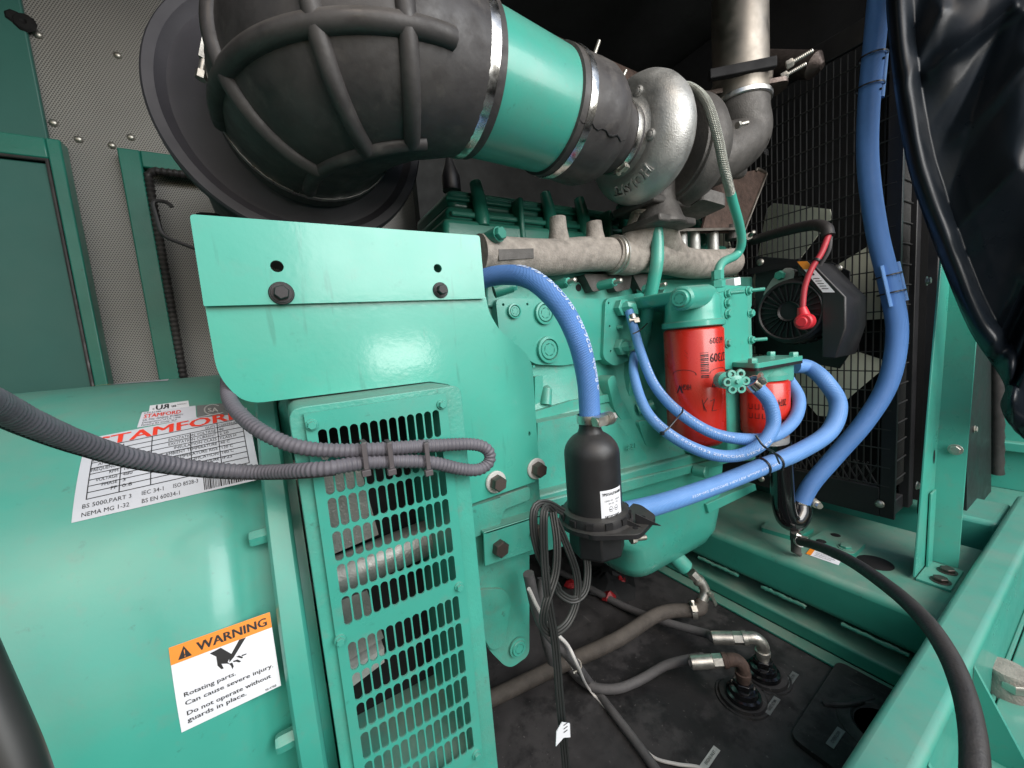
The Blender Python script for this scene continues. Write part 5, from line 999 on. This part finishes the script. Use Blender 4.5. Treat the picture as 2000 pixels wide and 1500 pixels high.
# ================================================================= black plastic sheet
tp_ = thing('plastic_sheet', 'crinkled glossy black plastic sheet hanging at the top right', 'plastic sheet', PD(1950, 500, .62))
edge = spline([V(x, y, 0) for x, y in ((1738, -120), (1732, 0), (1742, 120), (1758, 240), (1778, 340), (1812, 440), (1850, 540), (1898, 650), (1962, 748), (1956, 792), (1978, 835), (2030, 880), (2100, 930))], 16)
NU, NW = len(edge), 90; vs = []
def fold(a, b_):
    z = 0
    for ang, fq, am, ph, wb in ((.62, 1.7, .018, .4, .9), (.70, 3.3, .010, 1.9, .7), (.55, 5.9, .0045, .2, 1.3), (.80, 9.5, .0022, 2.2, 1.6), (-.5, 1.3, .010, .8, .5), (.3, 14, .0008, .6, 2.0)):
        s = a*math.cos(ang)+b_*math.sin(ang); q = -a*math.sin(ang)+b_*math.cos(ang); e = .35+.65*math.sin(1.9*q+ph*3)**2
        z += am*e*(1-2*abs(math.sin(fq*s+ph+wb*math.sin(1.3*q+ph))))
    return z
def crease(x, y):
    z = 0
    for x0_, y0_, x1_, y1_, w_, am in ((1812, 142, 1985, 10, 16, .022), (1760, 180, 1840, 20, 22, .016), (1880, 260, 2010, 120, 26, .014), (1850, 470, 1990, 330, 30, .012), (1930, 700, 2010, 560, 24, .012)):
        dx, dy = x1_-x0_, y1_-y0_; L2 = dx*dx+dy*dy; t = max(0, min(1, ((x-x0_)*dx+(y-y0_)*dy)/L2)); d = math.hypot(x-x0_-dx*t, y-y0_-dy*t); z += am*math.exp(-(d/w_)**1.3)*(.35+.65*t)
    return z
for i, e_ in enumerate(edge):
    for j in range(NW):
        k = j/(NW-1); x = e_.x + (2170-e_.x)*k; y = e_.y + (e_.y*.6-330-e_.y)*k*.8
        a, b_ = x/300, y/300; g_ = min(1, k*5)
        dep = .80 - .18*k + fold(a, b_)*.75*(.25+.75*g_) - crease(x, y) - (.02*math.sin(min(1, k*9)*math.pi) if k < .11 else 0) + (.0 if e_.y < 700 else .012*math.sin(e_.y*.09))
        vs.append(PD(x, y, dep))
m = MB(); m.add(vs, [(i*NW+j, (i+1)*NW+j, (i+1)*NW+j+1, i*NW+j+1) for i in range(NU-1) for j in range(NW-1)]); o = obj('film', m, 'tarp', tp_, smooth=75); sm = o.modifiers.new('s', 'SOLIDIFY'); sm.thickness = .0015
m = MB(); H_ = [vs[i*NW]+V(0, -.002, 0) for i in range(NU)]; m.tube(H_, [.0028+.0004*math.sin(i*.9) for i in range(NU)], 10); obj('rolled_hem', m, 'tarp', tp_)
# ================================================================= floor hoses and fittings
for nm, p, pts_, lab, lab2 in (('a', PZ(1452, 1358, FZ+.010), [(1398, 1291), (1370, 1284), (1305, 1298), (1250, 1328), (1205, 1345), (1160, 1342), (1125, 1318), (1095, 1280)], 'brown black tank fitting with a rusty tee, front one of two on the floor', 'grey rubber fuel hose curving along the floor to the front tank fitting'),
                               ('b', PZ(1490, 1313, FZ+.010), [(1432, 1246), (1380, 1238), (1300, 1215), (1220, 1185), (1150, 1148), (1090, 1115)], 'galvanised elbow tank fitting, rear one of two on the floor', 'grey rubber fuel hose running straight to the rear tank fitting')):
    h = thing('tank_fitting', lab, 'pipe fitting', p, 'tank fittings on the floor')
    m = MB(); m.lathe([(.034, 0), (.032, .007), (.027, .009), (.025, .018), (.02, .02)], p, (0, 0, 1), 32); obj('boss', m, 'gloss_black', h)
    m = MB(); m.cyl(p+V(0, 0, .018), (0, 0, 1), .019, .016, 6); obj('hex_bushing', m, 'gloss_black', h, bevel=.001)
    end = PZ(*pts_[0], FZ+.085) if nm == 'a' else PZ(*pts_[0], FZ+.085); mt = 'rust' if nm == 'a' else 'zinc'
    m = MB(); m.tube([p+V(0, 0, .03), p+V(0, 0, .052)], .0125, 18); obj('nipple', m, 'zinc' if nm == 'b' else 'rust', h)
    top = p+V(0, 0, .082); d_ = (end-top).normalized(); m = MB(); m.tube(spline([p+V(0, 0, .045), p+V(0, 0, .066), top+d_*.014, top+d_*.038], 6), .0125, 18); obj('elbow', m, mt, h)
    m = MB(); m.lathe([(.0125, 0), (.0150, .001), (.0150, .009), (.0125, .01)], p+V(0, 0, .044), (0, 0, 1), 24); obj('collar', m, mt, h); m = MB(); m.lathe([(.0125, 0), (.0150, .001), (.0150, .009), (.0125, .01)], top+d_*.03, d_, 24); obj('collar', m, mt, h)
    m = MB(); m.cyl(top+d_*.04, d_, .0135, .018, 6); obj('nut', m, 'zinc', h); m = MB(); m.cyl(top+d_*.058, d_, .0135, .045, 20, .002); obj('ferrule', m, 'zinc', h)
    e0 = top+d_*.10; P = [e0-d_*.03, e0] + [PZ(x, y, FZ+.075-.06*min(1, (i+1)/3)) for i, (x, y) in enumerate(pts_[1:])]
    hose('fuel_hose', P, .0098, 'hose_grey', lab2, 'hose', 'grey fuel hoses on the floor', 14)
P = [DRAIN, DRAIN+V(-.02, .0, -.012), PY(1290, 1198, .615), PZ(1200, 1252, -.72), PZ(1080, 1306, -.755), PZ(950, 1368, -.762), PZ(820, 1420, -.762)]
t, fr = hose('oil_drain_hose', P, .0165, 'hose_brown', 'dirty brown rubber drain hose from the valve down across the floor', 'hose', None, 18)
clamp(t, at(fr, .045)[0], at(fr, .045)[1], .0195, .012, 'zinc', (-.6, -.6, 1), .005, .022); m = MB(); m.tube([at(fr, 0)[0], at(fr, .035)[0]], .0145, 16); obj('barb', m, 'rust', t)
t, fr = hose('vent_hose', [(1062, 1130, .58), (1060, 1180, .57), (1068, 1240, .56), (1082, 1290, .56)], .013, 'hose_grey', 'short grey hose dropping behind the hanging cords', 'hose', None, 14)
for i, (x, y, tx, lab) in enumerate(((1545, 1327, 'ENGINE RETURN', 'small grey printed floor label, nearest the rear tank fitting'), (1508, 1378, 'GENSET RETURN', 'small grey printed floor label, in front of the front tank fitting'), (1387, 1480, 'ENGINE INLET', 'small bright printed floor label at the bottom edge'), (1632, 1440, 'OVERFLOW', 'small grey printed floor label on the raised hatch'))):
    z = FZ+.0135 if i == 3 else FZ+.0025; c = PZ(x, y, z); d_ = (PZ(x+9, y-13, z)-c).normalized(); n_ = V(-d_.y, d_.x, 0); m = MB(); fnl = flat(c, d_, n_); rect(m, fnl, -.026, -.006, .026, .006)
    h = thing('floor_label', lab, 'label', c, 'printed strips on the tank floor'); o = obj('strip', m, 'grey_label' if i != 2 else 'washer_grey', h, smooth=0); sm = o.modifiers.new('s', 'SOLIDIFY'); sm.thickness = .0006
    k = MB(); fk = flat(c+V(0, 0, .0012), d_, n_); write(k, tx, fk, -.017, -.0025, .034, .005, .0); obj('lettering', k, 'black_print', o, smooth=0)
rg = thing('crumpled_bag', 'crumpled black bag with red corners on the floor under the heater', 'bag', PZ(1190, 1150, FZ))
random.seed(3)
def crumple(c, r, n=9, h=.5):
    rings = []
    for i in range(5):
        t_ = i/4; rings.append([c + V(math.cos(2*math.pi*j/n)*r*(1-t_**2*.8)*random.uniform(.65, 1.2), math.sin(2*math.pi*j/n)*r*(1-t_**2*.8)*random.uniform(.65, 1.2), t_*r*h*random.uniform(.7, 1.2)) for j in range(n)])
    mm = MB(); mm.loft(rings); return mm
obj('sack', crumple(PZ(1185, 1140, FZ), .09, 13, .45), 'rag', rg, smooth=15)
for x, y in ((1212, 1138), (1190, 1168), (1115, 1143)): obj('red_corner', crumple(PZ(x, y, FZ+.01), .022, 9, .9), 'red_rag', rg, smooth=15)
